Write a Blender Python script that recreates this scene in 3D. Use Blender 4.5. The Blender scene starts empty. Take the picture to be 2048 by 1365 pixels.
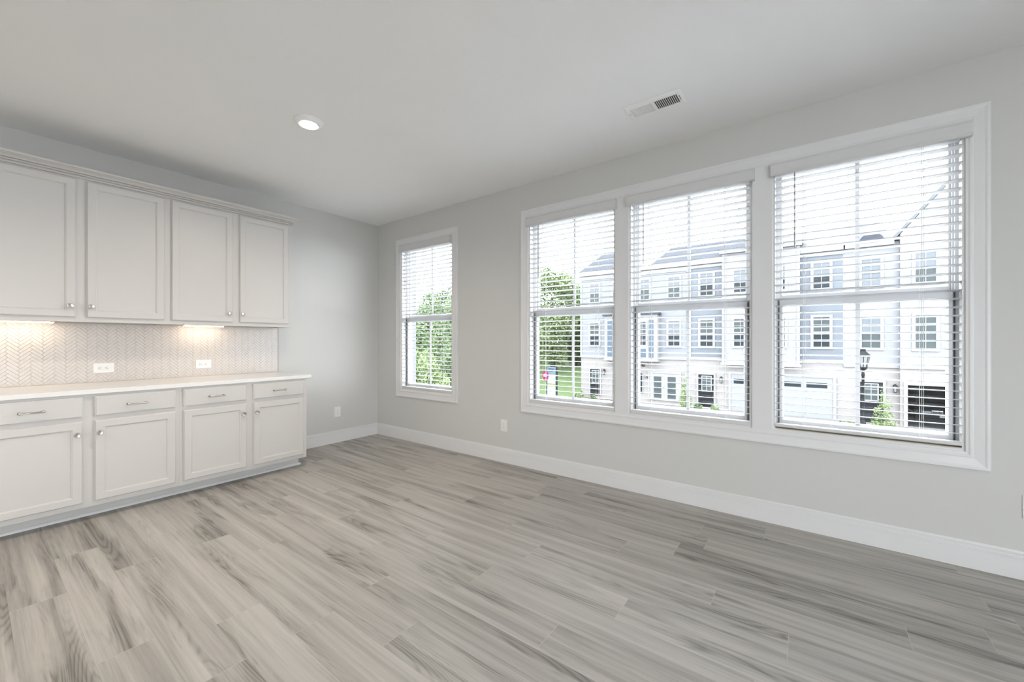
import bpy, bmesh, math, random
from mathutils import Vector, Matrix, noise as mnoise

C = bpy.context.scene.collection
SC = bpy.context.scene
PI = math.pi

# ------------------------------------------------------------------ camera, world, exposure
CAM = (4.5765, -3.2109, 1.2211)
cd = bpy.data.cameras.new('camera')
cd.sensor_fit = 'HORIZONTAL'; cd.sensor_width = 36.0
cd.lens = 803.69 / 2048 * 36.0
cd.clip_start = 0.05; cd.clip_end = 300
cam = bpy.data.objects.new('camera', cd); C.objects.link(cam)
cam.location = CAM
cam.rotation_euler = (PI / 2, 0, 0.6358)
SC.camera = cam

SKY = 17.0
w = bpy.data.worlds.new('overcast_sky'); SC.world = w
w.use_nodes = True
bg = w.node_tree.nodes['Background']
bg.inputs['Color'].default_value = (0.955, 0.96, 1.0, 1)
bg.inputs['Strength'].default_value = SKY

SC.view_settings.view_transform = 'Standard'
SC.view_settings.look = 'None'
SC.view_settings.exposure = 0.07
SC.view_settings.gamma = 1.0
SC.view_settings.use_curve_mapping = False
SC.cycles.use_denoising = True
SC.cycles.max_bounces = 14
SC.cycles.diffuse_bounces = 8
SC.cycles.transparent_max_bounces = 24
SC.cycles.sample_clamp_indirect = 6.0
SC.cycles.caustics_reflective = False
SC.cycles.caustics_refractive = False

DOWNLIGHT = 14.0      # recessed ceiling lamps, W each
UNDERCAB = 11.5       # under-cabinet bars, emission strength


def portal(name, cx, cz, y, sx, sz, rz):
    ld = bpy.data.lights.new(name, 'AREA'); ld.shape = 'RECTANGLE'
    ld.size = sx; ld.size_y = sz
    ld.cycles.is_portal = True
    o = bpy.data.objects.new(name, ld); C.objects.link(o)
    o.location = (cx, y, cz); o.rotation_euler = (PI / 2, 0, rz)
    return o


# ------------------------------------------------------------------ materials
def lin(h):
    h = h.lstrip('#')
    out = []
    for i in (0, 2, 4):
        c = int(h[i:i + 2], 16) / 255
        out.append(c / 12.92 if c <= 0.04045 else ((c + 0.055) / 1.055) ** 2.4)
    return tuple(out)


TONE = 1.0            # albedo scale darkening outdoors paints against the strong sky (set below)


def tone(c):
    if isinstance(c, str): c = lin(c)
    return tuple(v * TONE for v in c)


def base_mat(name):
    m = bpy.data.materials.new(name); m.use_nodes = True
    nt = m.node_tree
    if TONE < 1: nt.nodes['Principled BSDF'].inputs['Specular IOR Level'].default_value = 0.04   # outdoors: specular cut so grazing sky adds no haze
    return m, nt, nt.nodes['Principled BSDF']


def paint(name, col, rough=0.5, var=0.02, scale=6.0, bump=0.0, bscale=180.0, metallic=0.0, spec=0.5):
    """painted or plain surface: base colour with a faint procedural mottling"""
    m, nt, b = base_mat(name)
    col = tone(col)
    tc = nt.nodes.new('ShaderNodeTexCoord')
    n = nt.nodes.new('ShaderNodeTexNoise'); n.inputs['Scale'].default_value = scale; n.inputs['Detail'].default_value = 3
    nt.links.new(tc.outputs['Object'], n.inputs['Vector'])
    r = nt.nodes.new('ShaderNodeMix'); r.data_type = 'RGBA'
    a = [max(0, c * (1 - var)) for c in col]; d = [min(1, c * (1 + var)) for c in col]
    r.inputs['A'].default_value = (*a, 1); r.inputs['B'].default_value = (*d, 1)
    nt.links.new(n.outputs['Fac'], r.inputs['Factor'])
    nt.links.new(r.outputs['Result'], b.inputs['Base Color'])
    b.inputs['Roughness'].default_value = rough
    b.inputs['Metallic'].default_value = metallic
    b.inputs['Specular IOR Level'].default_value = spec if TONE == 1 else min(spec, 0.08)
    if bump:
        n2 = nt.nodes.new('ShaderNodeTexNoise'); n2.inputs['Scale'].default_value = bscale
        nt.links.new(tc.outputs['Object'], n2.inputs['Vector'])
        bp = nt.nodes.new('ShaderNodeBump'); bp.inputs['Strength'].default_value = bump; bp.inputs['Distance'].default_value = 0.002
        nt.links.new(n2.outputs['Fac'], bp.inputs['Height'])
        nt.links.new(bp.outputs['Normal'], b.inputs['Normal'])
    return m


def emitter(name, col, s):
    m, nt, b = base_mat(name)
    b.inputs['Base Color'].default_value = (*col, 1)
    b.inputs['Emission Color'].default_value = (*col, 1)
    b.inputs['Emission Strength'].default_value = s
    return m


def glass_mat():
    m = bpy.data.materials.new('window_glass'); m.use_nodes = True
    nt = m.node_tree; nt.nodes.clear()
    out = nt.nodes.new('ShaderNodeOutputMaterial')
    tr = nt.nodes.new('ShaderNodeBsdfTransparent'); tr.inputs['Color'].default_value = (0.95, 0.97, 0.97, 1)
    gl = nt.nodes.new('ShaderNodeBsdfGlossy'); gl.inputs['Roughness'].default_value = 0.02
    lw = nt.nodes.new('ShaderNodeLayerWeight')
    pw = nt.nodes.new('ShaderNodeMath'); pw.operation = 'POWER'; pw.inputs[1].default_value = 5
    fr = nt.nodes.new('ShaderNodeMath'); fr.operation = 'MULTIPLY_ADD'; fr.inputs[1].default_value = 0.95; fr.inputs[2].default_value = 0.035
    nt.links.new(lw.outputs['Facing'], pw.inputs[0]); nt.links.new(pw.outputs[0], fr.inputs[0])
    mx = nt.nodes.new('ShaderNodeMixShader')
    nt.links.new(fr.outputs[0], mx.inputs['Fac'])
    nt.links.new(tr.outputs['BSDF'], mx.inputs[1]); nt.links.new(gl.outputs['BSDF'], mx.inputs[2])
    nt.links.new(mx.outputs['Shader'], out.inputs['Surface'])
    return m


def floor_mat():
    """vinyl planks along x: own offset, tone and grain per plank"""
    m, nt, b = base_mat('grey_oak_planks')
    N, Lk = nt.nodes, nt.links

    def math_(op, a, bb=None, c=None):
        n = N.new('ShaderNodeMath'); n.operation = op
        for i, v in enumerate((a, bb, c)):
            if v is None: continue
            if isinstance(v, (int, float)): n.inputs[i].default_value = v
            else: Lk.new(v, n.inputs[i])
        return n.outputs[0]
    tc = N.new('ShaderNodeTexCoord')
    sp = N.new('ShaderNodeSeparateXYZ'); Lk.new(tc.outputs['Object'], sp.inputs[0])
    X, Y = sp.outputs['X'], sp.outputs['Y']
    W, LEN = 0.175, 1.22
    yr = math_('DIVIDE', math_('ADD', Y, 20.0 + 0.075), W)
    row = math_('FLOOR', yr); fy = math_('FRACT', yr)
    wn = N.new('ShaderNodeTexWhiteNoise'); wn.noise_dimensions = '1D'; Lk.new(row, wn.inputs['W'])
    xr = math_('DIVIDE', math_('ADD', math_('ADD', X, 30.0), math_('MULTIPLY', wn.outputs['Value'], LEN)), LEN)
    col = math_('FLOOR', xr); fx = math_('FRACT', xr)
    cb = N.new('ShaderNodeCombineXYZ'); Lk.new(row, cb.inputs[0]); Lk.new(col, cb.inputs[1])
    pw = N.new('ShaderNodeTexWhiteNoise'); pw.noise_dimensions = '2D'; Lk.new(cb.outputs[0], pw.inputs['Vector'])
    ps = N.new('ShaderNodeSeparateColor'); Lk.new(pw.outputs['Color'], ps.inputs[0])
    # grain space: stretched along x and shifted per plank
    gx = math_('ADD', X, math_('MULTIPLY', ps.outputs[0], 37.0))
    gy = math_('ADD', Y, math_('MULTIPLY', ps.outputs[1], 19.0))

    def vec(sx, sy):
        c = N.new('ShaderNodeCombineXYZ')
        Lk.new(math_('MULTIPLY', gx, sx), c.inputs[0]); Lk.new(math_('MULTIPLY', gy, sy), c.inputs[1])
        return c.outputs[0]

    def noise(v, scale, detail=4, rough=0.55, dist=0.0):
        n = N.new('ShaderNodeTexNoise'); n.inputs['Scale'].default_value = scale
        n.inputs['Detail'].default_value = detail; n.inputs['Roughness'].default_value = rough
        n.inputs['Distortion'].default_value = dist
        Lk.new(v, n.inputs['Vector']); return n.outputs['Fac']
    broad = noise(vec(0.36, 13.0), 1.3, 7, 0.62, 0.8)          # long soft streaks
    patch = noise(vec(0.75, 6.5), 1.2, 5, 0.55, 0.6)          # darker heart patches
    fine = noise(vec(3.2, 130.0), 1.0, 7, 0.7, 0.5)         # fine fibres
    # cathedral figure: contour lines of a stretched field
    field = noise(vec(0.50, 5.2), 1.0, 2, 0.35, 0.25)
    rings = math_('SINE', math_('MULTIPLY', field, 210.0))
    rings = math_('POWER', math_('MULTIPLY_ADD', rings, 0.5, 0.5), 2.5)
    ringmask = N.new('ShaderNodeMapRange'); Lk.new(patch, ringmask.inputs['Value'])
    ringmask.inputs['From Min'].default_value = 0.50; ringmask.inputs['From Max'].default_value = 0.64
    ringamt = math_('MULTIPLY', math_('MULTIPLY', rings, ringmask.outputs[0]), 0.24)
    streak = N.new('ShaderNodeMapRange'); Lk.new(broad, streak.inputs['Value'])
    streak.inputs['From Min'].default_value = 0.32; streak.inputs['From Max'].default_value = 0.68
    v = math_('MULTIPLY_ADD', streak.outputs[0], 0.46, 0.05)
    v = math_('ADD', v, math_('MULTIPLY', fine, 0.50))
    v = math_('ADD', v, math_('MULTIPLY', ringmask.outputs[0], 0.20))
    v = math_('ADD', v, ringamt)
    v = math_('ADD', v, math_('MULTIPLY_ADD', ps.outputs[2], 0.16, -0.13))
    ramp = N.new('ShaderNodeValToRGB'); Lk.new(v, ramp.inputs[0])
    e = ramp.color_ramp.elements
    e[0].position = 0.12; e[0].color = (*lin('#c2bdb7'), 1)
    e[1].position = 1.0; e[1].color = (*lin('#6f6b66'), 1)
    k = e.new(0.42); k.color = (*lin('#afaba5'), 1)
    k = e.new(0.70); k.color = (*lin('#94908a'), 1)
    # seams
    ex = math_('MULTIPLY', math_('MINIMUM', fx, math_('SUBTRACT', 1.0, fx)), LEN)
    ey = math_('MULTIPLY', math_('MINIMUM', fy, math_('SUBTRACT', 1.0, fy)), W)
    jx = math_('LESS_THAN', ex, 0.0016); jy = math_('LESS_THAN', ey, 0.0009)
    mx1 = N.new('ShaderNodeMix'); mx1.data_type = 'RGBA'; Lk.new(math_('MULTIPLY', jy, 0.35), mx1.inputs['Factor'])
    Lk.new(ramp.outputs[0], mx1.inputs['A']); mx1.inputs['B'].default_value = (*lin('#827e77'), 1)
    mx2 = N.new('ShaderNodeMix'); mx2.data_type = 'RGBA'; Lk.new(math_('MULTIPLY', jx, 0.6), mx2.inputs['Factor'])
    Lk.new(mx1.outputs['Result'], mx2.inputs['A']); mx2.inputs['B'].default_value = (*lin('#bdb5aa'), 1)
    Lk.new(mx2.outputs['Result'], b.inputs['Base Color'])
    rr = N.new('ShaderNodeMapRange'); Lk.new(fine, rr.inputs['Value'])
    rr.inputs['To Min'].default_value = 0.38; rr.inputs['To Max'].default_value = 0.52
    Lk.new(rr.outputs[0], b.inputs['Roughness'])
    b.inputs['Specular IOR Level'].default_value = 0.4
    bp = N.new('ShaderNodeBump'); bp.inputs['Strength'].default_value = 0.12; bp.inputs['Distance'].default_value = 0.001
    Lk.new(fine, bp.inputs['Height']); Lk.new(bp.outputs['Normal'], b.inputs['Normal'])
    return m


def lined(name, col, axis, pitch, depth=0.25, rough=0.7, dark=0.8, width=0.08):
    """siding / battens / brick courses: thin lines every pitch along one axis"""
    m, nt, b = base_mat(name)
    col = tone(col)
    N, Lk = nt.nodes, nt.links
    tc = N.new('ShaderNodeTexCoord'); sp = N.new('ShaderNodeSeparateXYZ'); Lk.new(tc.outputs['Object'], sp.inputs[0])
    d = N.new('ShaderNodeMath'); d.operation = 'DIVIDE'; Lk.new(sp.outputs[axis], d.inputs[0]); d.inputs[1].default_value = pitch
    f = N.new('ShaderNodeMath'); f.operation = 'FRACT'; Lk.new(d.outputs[0], f.inputs[0])
    l = N.new('ShaderNodeMath'); l.operation = 'LESS_THAN'; Lk.new(f.outputs[0], l.inputs[0]); l.inputs[1].default_value = width
    mx = N.new('ShaderNodeMix'); mx.data_type = 'RGBA'; Lk.new(l.outputs[0], mx.inputs['Factor'])
    mx.inputs['A'].default_value = (*col, 1); mx.inputs['B'].default_value = (*[c * dark for c in col], 1)
    Lk.new(mx.outputs['Result'], b.inputs['Base Color'])
    b.inputs['Roughness'].default_value = rough
    bp = N.new('ShaderNodeBump'); bp.inputs['Strength'].default_value = depth; bp.inputs['Distance'].default_value = 0.02
    Lk.new(f.outputs[0], bp.inputs['Height']); Lk.new(bp.outputs['Normal'], b.inputs['Normal'])
    return m


def brick_mat(name, col, mortar):
    m, nt, b = base_mat(name)
    N, Lk = nt.nodes, nt.links
    tc = N.new('ShaderNodeTexCoord'); sp = N.new('ShaderNodeSeparateXYZ'); Lk.new(tc.outputs['Object'], sp.inputs[0])
    cb = N.new('ShaderNodeCombineXYZ'); Lk.new(sp.outputs['X'], cb.inputs[0]); Lk.new(sp.outputs['Z'], cb.inputs[1])
    br = N.new('ShaderNodeTexBrick'); Lk.new(cb.outputs[0], br.inputs['Vector'])
    br.inputs['Scale'].default_value = 1.0
    br.inputs['Brick Width'].default_value = 0.22; br.inputs['Row Height'].default_value = 0.075
    br.inputs['Mortar Size'].default_value = 0.006
    c = tone(col)
    br.inputs['Color1'].default_value = (*c, 1); br.inputs['Color2'].default_value = (*[x * 0.9 for x in c], 1)
    br.inputs['Mortar'].default_value = (*tone(mortar), 1)
    Lk.new(br.outputs['Color'], b.inputs['Base Color']); b.inputs['Roughness'].default_value = 0.8
    return m


def speckle(name, col, rough, col2, scale=60.0, thr=0.62):
    m, nt, b = base_mat(name)
    N, Lk = nt.nodes, nt.links
    tc = N.new('ShaderNodeTexCoord'); n = N.new('ShaderNodeTexNoise'); n.inputs['Scale'].default_value = scale
    n.inputs['Detail'].default_value = 5
    Lk.new(tc.outputs['Object'], n.inputs['Vector'])
    mr = N.new('ShaderNodeMapRange'); Lk.new(n.outputs['Fac'], mr.inputs['Value'])
    mr.inputs['From Min'].default_value = thr - 0.15; mr.inputs['From Max'].default_value = thr + 0.1
    mx = N.new('ShaderNodeMix'); mx.data_type = 'RGBA'; Lk.new(mr.outputs[0], mx.inputs['Factor'])
    mx.inputs['A'].default_value = (*tone(col), 1)
    mx.inputs['B'].default_value = (*tone(col2), 1)
    Lk.new(mx.outputs['Result'], b.inputs['Base Color']); b.inputs['Roughness'].default_value = rough
    return m


def leaf_mat(name, c1, c2):
    m, nt, b = base_mat(name)
    N, Lk = nt.nodes, nt.links
    g = N.new('ShaderNodeNewGeometry')
    mx = N.new('ShaderNodeMix'); mx.data_type = 'RGBA'; Lk.new(g.outputs['Random Per Island'], mx.inputs['Factor'])
    mx.inputs['A'].default_value = (*tone(c1), 1); mx.inputs['B'].default_value = (*tone(c2), 1)
    Lk.new(mx.outputs['Result'], b.inputs['Base Color'])
    b.inputs['Roughness'].default_value = 0.6; b.inputs['Specular IOR Level'].default_value = 0.05
    return m


M = {}
M['wall'] = paint('warm_grey_wall_paint', (0.590, 0.588, 0.575), 0.75, 0.012, 3.0, 0.05, 260)
M['ceiling'] = paint('white_ceiling_paint', (0.92, 0.93, 0.94), 0.85, 0.01, 3.0, 0.05, 220)
M['trim'] = paint('white_trim_paint', (0.715, 0.715, 0.72), 0.35, 0.01, 8.0)
M['cabinet'] = paint('light_grey_cabinet_paint', (0.580, 0.562, 0.542), 0.38, 0.012, 4.0)
M['kick'] = paint('grey_white_kick_paint', (0.60, 0.595, 0.58), 0.35, 0.012, 4.0)
M['floor'] = floor_mat()
M['quartz'] = speckle('white_quartz', (0.80, 0.79, 0.775), 0.16, (0.785, 0.775, 0.76), 45.0)
M['tile'] = paint('glazed_greige_tile', (0.63, 0.60, 0.575), 0.22, 0.09, 30.0)
M['grout'] = paint('grey_grout', (0.50, 0.475, 0.455), 0.85, 0.05, 80.0)
M['nickel'] = paint('brushed_nickel', (0.55, 0.52, 0.47), 0.28, 0.04, 60.0, metallic=1.0)
M['plate'] = paint('white_plastic_plate', (0.78, 0.78, 0.78), 0.3, 0.01, 20.0)
M['fixture'] = paint('white_enamel_fixture', (0.93, 0.93, 0.93), 0.4, 0.01, 20.0)
M['slot'] = paint('dark_plastic_slot', (0.04, 0.04, 0.045), 0.5, 0.02, 20.0)
M['slotgrey'] = paint('grey_plastic_slot', (0.35, 0.35, 0.36), 0.5, 0.02, 20.0)
M['vinyl'] = paint('white_window_vinyl', (0.58, 0.59, 0.61), 0.35, 0.01, 10.0)
M['slat'] = paint('white_blind_slat', (0.47, 0.475, 0.48), 0.4, 0.012, 10.0)
M['valance'] = paint('white_blind_valance', (0.62, 0.62, 0.622), 0.4, 0.012, 10.0)
M['cord'] = paint('white_blind_cord', (0.78, 0.78, 0.76), 0.7, 0.02, 90.0)
M['wand'] = paint('grey_tilt_wand', (0.42, 0.42, 0.44), 0.3, 0.02, 40.0)
M['strip'] = paint('dark_track_gap', (0.035, 0.035, 0.045), 0.7, 0.05, 60.0)
M['sill'] = paint('shaded_window_sill', (0.55, 0.51, 0.43), 0.4, 0.02, 10.0)  # tan carries the shade below the blind's bottom rail
M['glass'] = glass_mat()
M['duct'] = paint('dark_duct', (0.06, 0.065, 0.07), 0.6, 0.1, 20.0)
M['duct2'] = paint('grey_damper', (0.30, 0.31, 0.32), 0.5, 0.1, 20.0)
M['lens'] = emitter('lit_lamp_lens', (1.0, 0.90, 0.78), 9.0)
M['bar'] = emitter('lit_cabinet_bar', (1.0, 0.80, 0.58), UNDERCAB)
M['barbody'] = paint('white_bar_housing', (0.8, 0.8, 0.78), 0.4, 0.02, 20.0)
# outdoors
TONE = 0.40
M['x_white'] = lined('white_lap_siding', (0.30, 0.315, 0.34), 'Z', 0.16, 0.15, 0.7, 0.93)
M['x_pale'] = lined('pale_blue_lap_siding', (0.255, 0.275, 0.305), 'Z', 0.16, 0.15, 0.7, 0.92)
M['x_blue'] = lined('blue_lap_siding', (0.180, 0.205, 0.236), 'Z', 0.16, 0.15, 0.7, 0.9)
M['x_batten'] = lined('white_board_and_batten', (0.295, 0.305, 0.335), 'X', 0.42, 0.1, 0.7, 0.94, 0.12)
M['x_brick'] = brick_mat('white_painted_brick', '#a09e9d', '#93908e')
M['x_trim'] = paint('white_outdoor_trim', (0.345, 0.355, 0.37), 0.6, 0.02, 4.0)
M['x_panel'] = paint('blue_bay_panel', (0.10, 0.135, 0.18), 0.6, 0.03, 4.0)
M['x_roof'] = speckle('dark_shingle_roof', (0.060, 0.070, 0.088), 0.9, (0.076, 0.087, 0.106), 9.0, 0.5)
M['x_roof_glare'] = speckle('glare_shingle_roof', (0.150, 0.165, 0.185), 0.9, (0.17, 0.185, 0.20), 9.0, 0.5)  # shingles lightened: window glare put into the colour
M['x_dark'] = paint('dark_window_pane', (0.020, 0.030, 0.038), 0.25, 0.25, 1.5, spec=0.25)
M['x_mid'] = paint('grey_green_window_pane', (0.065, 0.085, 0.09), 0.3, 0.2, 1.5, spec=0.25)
M['x_light'] = paint('pale_window_pane', (0.16, 0.185, 0.21), 0.3, 0.1, 1.5, spec=0.25)  # sky reflection and drawn blinds put into the pane colour
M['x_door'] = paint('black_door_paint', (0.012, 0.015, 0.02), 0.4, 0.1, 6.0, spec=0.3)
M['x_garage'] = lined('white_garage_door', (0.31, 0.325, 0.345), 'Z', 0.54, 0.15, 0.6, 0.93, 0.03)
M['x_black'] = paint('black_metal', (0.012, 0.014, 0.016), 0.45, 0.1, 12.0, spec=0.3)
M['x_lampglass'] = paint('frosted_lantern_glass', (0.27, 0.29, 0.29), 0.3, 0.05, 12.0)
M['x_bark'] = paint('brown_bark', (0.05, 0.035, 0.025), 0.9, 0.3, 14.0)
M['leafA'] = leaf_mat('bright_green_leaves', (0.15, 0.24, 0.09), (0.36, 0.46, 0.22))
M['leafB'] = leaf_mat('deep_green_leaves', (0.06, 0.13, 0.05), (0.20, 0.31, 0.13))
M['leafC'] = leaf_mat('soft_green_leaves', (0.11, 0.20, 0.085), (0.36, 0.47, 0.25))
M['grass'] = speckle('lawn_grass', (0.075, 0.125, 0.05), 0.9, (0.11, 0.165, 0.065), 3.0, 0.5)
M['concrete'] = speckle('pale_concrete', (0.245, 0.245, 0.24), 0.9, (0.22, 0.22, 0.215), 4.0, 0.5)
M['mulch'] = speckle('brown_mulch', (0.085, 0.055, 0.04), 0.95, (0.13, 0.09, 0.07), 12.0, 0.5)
M['bounce'] = speckle('bounce_paving', (0.74, 0.74, 0.74), 0.9, (0.66, 0.66, 0.66), 10.0, 0.5)  # unseen ground set pale to bounce daylight up to the ceiling
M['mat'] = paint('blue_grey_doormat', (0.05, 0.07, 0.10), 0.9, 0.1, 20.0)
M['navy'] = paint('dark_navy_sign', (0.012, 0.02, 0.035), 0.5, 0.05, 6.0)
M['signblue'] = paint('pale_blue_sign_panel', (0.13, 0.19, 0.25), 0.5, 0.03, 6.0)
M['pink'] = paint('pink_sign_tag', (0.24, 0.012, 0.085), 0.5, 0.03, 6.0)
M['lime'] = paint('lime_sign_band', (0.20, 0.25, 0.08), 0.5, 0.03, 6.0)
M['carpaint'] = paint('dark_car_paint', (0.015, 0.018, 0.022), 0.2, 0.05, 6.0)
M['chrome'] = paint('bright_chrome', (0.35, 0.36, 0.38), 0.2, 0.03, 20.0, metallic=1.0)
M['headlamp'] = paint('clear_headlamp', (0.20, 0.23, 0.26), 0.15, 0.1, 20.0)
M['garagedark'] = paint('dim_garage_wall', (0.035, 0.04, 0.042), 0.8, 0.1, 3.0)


# ------------------------------------------------------------------ mesh helpers
def add_box(bm, x0, x1, y0, y1, z0, z1):
    vs = [bm.verts.new((x, y, z)) for x in (x0, x1) for y in (y0, y1) for z in (z0, z1)]
    for f in ((0, 1, 3, 2), (4, 6, 7, 5), (0, 4, 5, 1), (2, 3, 7, 6), (0, 2, 6, 4), (1, 5, 7, 3)):
        bm.faces.new([vs[i] for i in f])


def add_prism(bm, prof, fn, a, b, caps=True):
    """profile points swept from a to b; fn(p, t) -> xyz"""
    A = [bm.verts.new(fn(p, a)) for p in prof]; B = [bm.verts.new(fn(p, b)) for p in prof]
    n = len(prof)
    for i in range(n):
        j = (i + 1) % n
        bm.faces.new((A[i], A[j], B[j], B[i]))
    if caps:
        bm.faces.new(A[::-1]); bm.faces.new(B)


def add_rings(bm, u0, u1, v0, v1, steps, fn, cap=True, back=True):
    """concentric rectangles (inset, depth) on a plane; fn(u, v, d) -> xyz"""
    prev = None; first = None
    for ins, d in steps:
        if isinstance(ins, (int, float)): ins = (ins,) * 4
        ring = [bm.verts.new(fn(u, v, d)) for u, v in ((u0 + ins[0], v0 + ins[2]), (u1 - ins[1], v0 + ins[2]), (u1 - ins[1], v1 - ins[3]), (u0 + ins[0], v1 - ins[3]))]
        if prev:
            for i in range(4):
                j = (i + 1) % 4
                bm.faces.new((prev[i], prev[j], ring[j], ring[i]))
        else:
            first = ring
        prev = ring
    if cap: bm.faces.new(prev)
    if back: bm.faces.new(first[::-1])


def add_lathe(bm, prof, o, ax, seg=24, close=False):
    """prof: (r, h) along axis ax from o"""
    ax = Vector(ax).normalized()
    t = Vector((0, 0, 1)) if abs(ax.z) < 0.9 else Vector((1, 0, 0))
    u = ax.cross(t).normalized(); v = ax.cross(u)
    o = Vector(o); rings = []
    for r, h in prof:
        if r < 1e-6:
            rings.append([bm.verts.new(o + ax * h)])
        else:
            rings.append([bm.verts.new(o + ax * h + (u * math.cos(2 * PI * i / seg) + v * math.sin(2 * PI * i / seg)) * r) for i in range(seg)])
    for A, B in zip(rings, rings[1:]):
        for i in range(seg):
            j = (i + 1) % seg
            if len(A) == 1 and len(B) == 1: continue
            if len(A) == 1: bm.faces.new((A[0], B[i], B[j]))
            elif len(B) == 1: bm.faces.new((A[i], A[j], B[0]))
            else: bm.faces.new((A[i], A[j], B[j], B[i]))


def add_tube(bm, pts, rad, seg=8, caps=True):
    pts = [Vector(p) for p in pts]
    if isinstance(rad, (int, float)): rad = [rad] * len(pts)
    prev = None
    for i, p in enumerate(pts):
        d = (pts[min(i + 1, len(pts) - 1)] - pts[max(i - 1, 0)]).normalized()
        t = Vector((0, 0, 1)) if abs(d.z) < 0.9 else Vector((1, 0, 0))
        u = d.cross(t).normalized(); v = d.cross(u)
        ring = [bm.verts.new(p + (u * math.cos(2 * PI * k / seg) + v * math.sin(2 * PI * k / seg)) * rad[i]) for k in range(seg)]
        if prev:
            for k in range(seg):
                j = (k + 1) % seg
                bm.faces.new((prev[k], prev[j], ring[j], ring[k]))
        elif caps:
            bm.faces.new(ring[::-1])
        prev = ring
    if caps: bm.faces.new(prev)


def obj(name, bm, m, parent=None, bevel=0.0, smooth=False, seg=2):
    bmesh.ops.recalc_face_normals(bm, faces=bm.faces[:])
    me = bpy.data.meshes.new(name); bm.to_mesh(me); bm.free()
    if smooth:
        for p in me.polygons: p.use_smooth = True
    me.materials.append(M[m] if isinstance(m, str) else m)
    o = bpy.data.objects.new(name, me); C.objects.link(o)
    if parent: place(o, parent)
    if bevel:
        b = o.modifiers.new('edge', 'BEVEL'); b.width = bevel; b.segments = seg; b.limit_method = 'ANGLE'; b.angle_limit = 0.6
    return o


def place(o, parent):
    o.parent = parent
    base = Vector((0, 0, 0)); p = parent
    while p: base += p.location; p = p.parent
    o.data.transform(Matrix.Translation(-base - o.location))


def B(): return bmesh.new()


def box(name, dims, m, parent=None, bevel=0.0):
    bm = B(); add_box(bm, *dims); return obj(name, bm, m, parent, bevel)


def thing(name, label, cat, loc, group=None):
    o = bpy.data.objects.new(name, None); C.objects.link(o)
    o.empty_display_size = 0.1
    o.location = loc; o['label'] = label; o['category'] = cat
    if group: o['group'] = group
    return o


def tag(o, label, cat, group=None, kind=None):
    o['label'] = label; o['category'] = cat
    if group: o['group'] = group
    if kind: o['kind'] = kind
    return o


def struct(o, label, cat='structure'):
    o['kind'] = 'structure'; o['label'] = label; o['category'] = cat
    return o


def wall_holes(bm, us, vs, holes, fn, t):
    """slab with rectangular holes: fn(u, v, d), d in (0, t)"""
    def solid(i, j):
        if i < 0 or j < 0 or i >= len(us) - 1 or j >= len(vs) - 1: return False
        cu, cv = (us[i] + us[i + 1]) / 2, (vs[j] + vs[j + 1]) / 2
        return not any(a < cu < b and c < cv < d for a, b, c, d in holes)
    cache = {}

    def V(i, j, k):
        if (i, j, k) not in cache: cache[(i, j, k)] = bm.verts.new(fn(us[i], vs[j], (0, t)[k]))
        return cache[(i, j, k)]
    for i in range(len(us) - 1):
        for j in range(len(vs) - 1):
            if not solid(i, j): continue
            bm.faces.new((V(i, j, 0), V(i + 1, j, 0), V(i + 1, j + 1, 0), V(i, j + 1, 0)))
            bm.faces.new((V(i, j, 1), V(i, j + 1, 1), V(i + 1, j + 1, 1), V(i + 1, j, 1)))
            for di, dj, a, b in ((-1, 0, (i, j), (i, j + 1)), (1, 0, (i + 1, j), (i + 1, j + 1)), (0, -1, (i, j), (i + 1, j)), (0, 1, (i, j + 1), (i + 1, j + 1))):
                if not solid(i + di, j + dj):
                    bm.faces.new((V(*a, 0), V(*b, 0), V(*b, 1), V(*a, 1)))


# ------------------------------------------------------------------ room shell
H = 2.74
XR, YN = 8.2, -7.0            # far ends of the open-plan room behind the camera
ZB, ZT = 0.622, 2.395         # window openings
WINS = [(0.497, 1.380), (2.412, 3.278), (3.400, 4.262), (4.385, 5.259)]

bm = B(); add_box(bm, 0, XR, YN, 0, -0.12, 0.0)
struct(obj('floor', bm, 'floor'), 'grey oak plank floor')
bm = B(); add_box(bm, -0.16, XR + 0.16, YN - 0.16, 0.16, H, H + 0.2)
struct(obj('ceiling', bm, 'ceiling'), 'smooth white ceiling')
bm = B(); add_box(bm, -0.16, 0, YN, 0.16, -0.12, H)
struct(obj('wall_left', bm, 'wall'), 'warm grey wall behind the cabinets')
bm = B()
us = sorted({0.0, XR} | {a for p in WINS for a in p})
wall_holes(bm, us, [-0.12, ZB, ZT, H], [(a, b, ZB, ZT) for a, b in WINS], lambda u, v, d: (u, d, v), 0.16)
struct(obj('wall_right', bm, 'wall'), 'warm grey wall with the windows')
BD = (-5.2, -3.2)  # unseen opening added to light the cabinet wall and ceiling
bm = B()
wall_holes(bm, [YN, BD[0], BD[1], 0.16], [-0.12, 0.02, 2.45, H], [(BD[0], BD[1], 0.02, 2.45)], lambda u, v, d: (XR + d, u, v), 0.16)
struct(obj('wall_back', bm, 'wall'), 'grey wall behind the camera')
PD = [(6.95, 8.1)]  # unseen opening added for fill daylight, clear of the window reflections
bm = B()
wall_holes(bm, sorted({-0.16, XR + 0.16} | {a for p in PD for a in p}), [-0.12, 0.02, 2.45, H], [(a, b, 0.02, 2.45) for a, b in PD], lambda u, v, d: (u, YN - d, v), 0.16)
struct(obj('wall_near', bm, 'wall'), 'grey wall behind the camera with an opening added for daylight')
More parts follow.
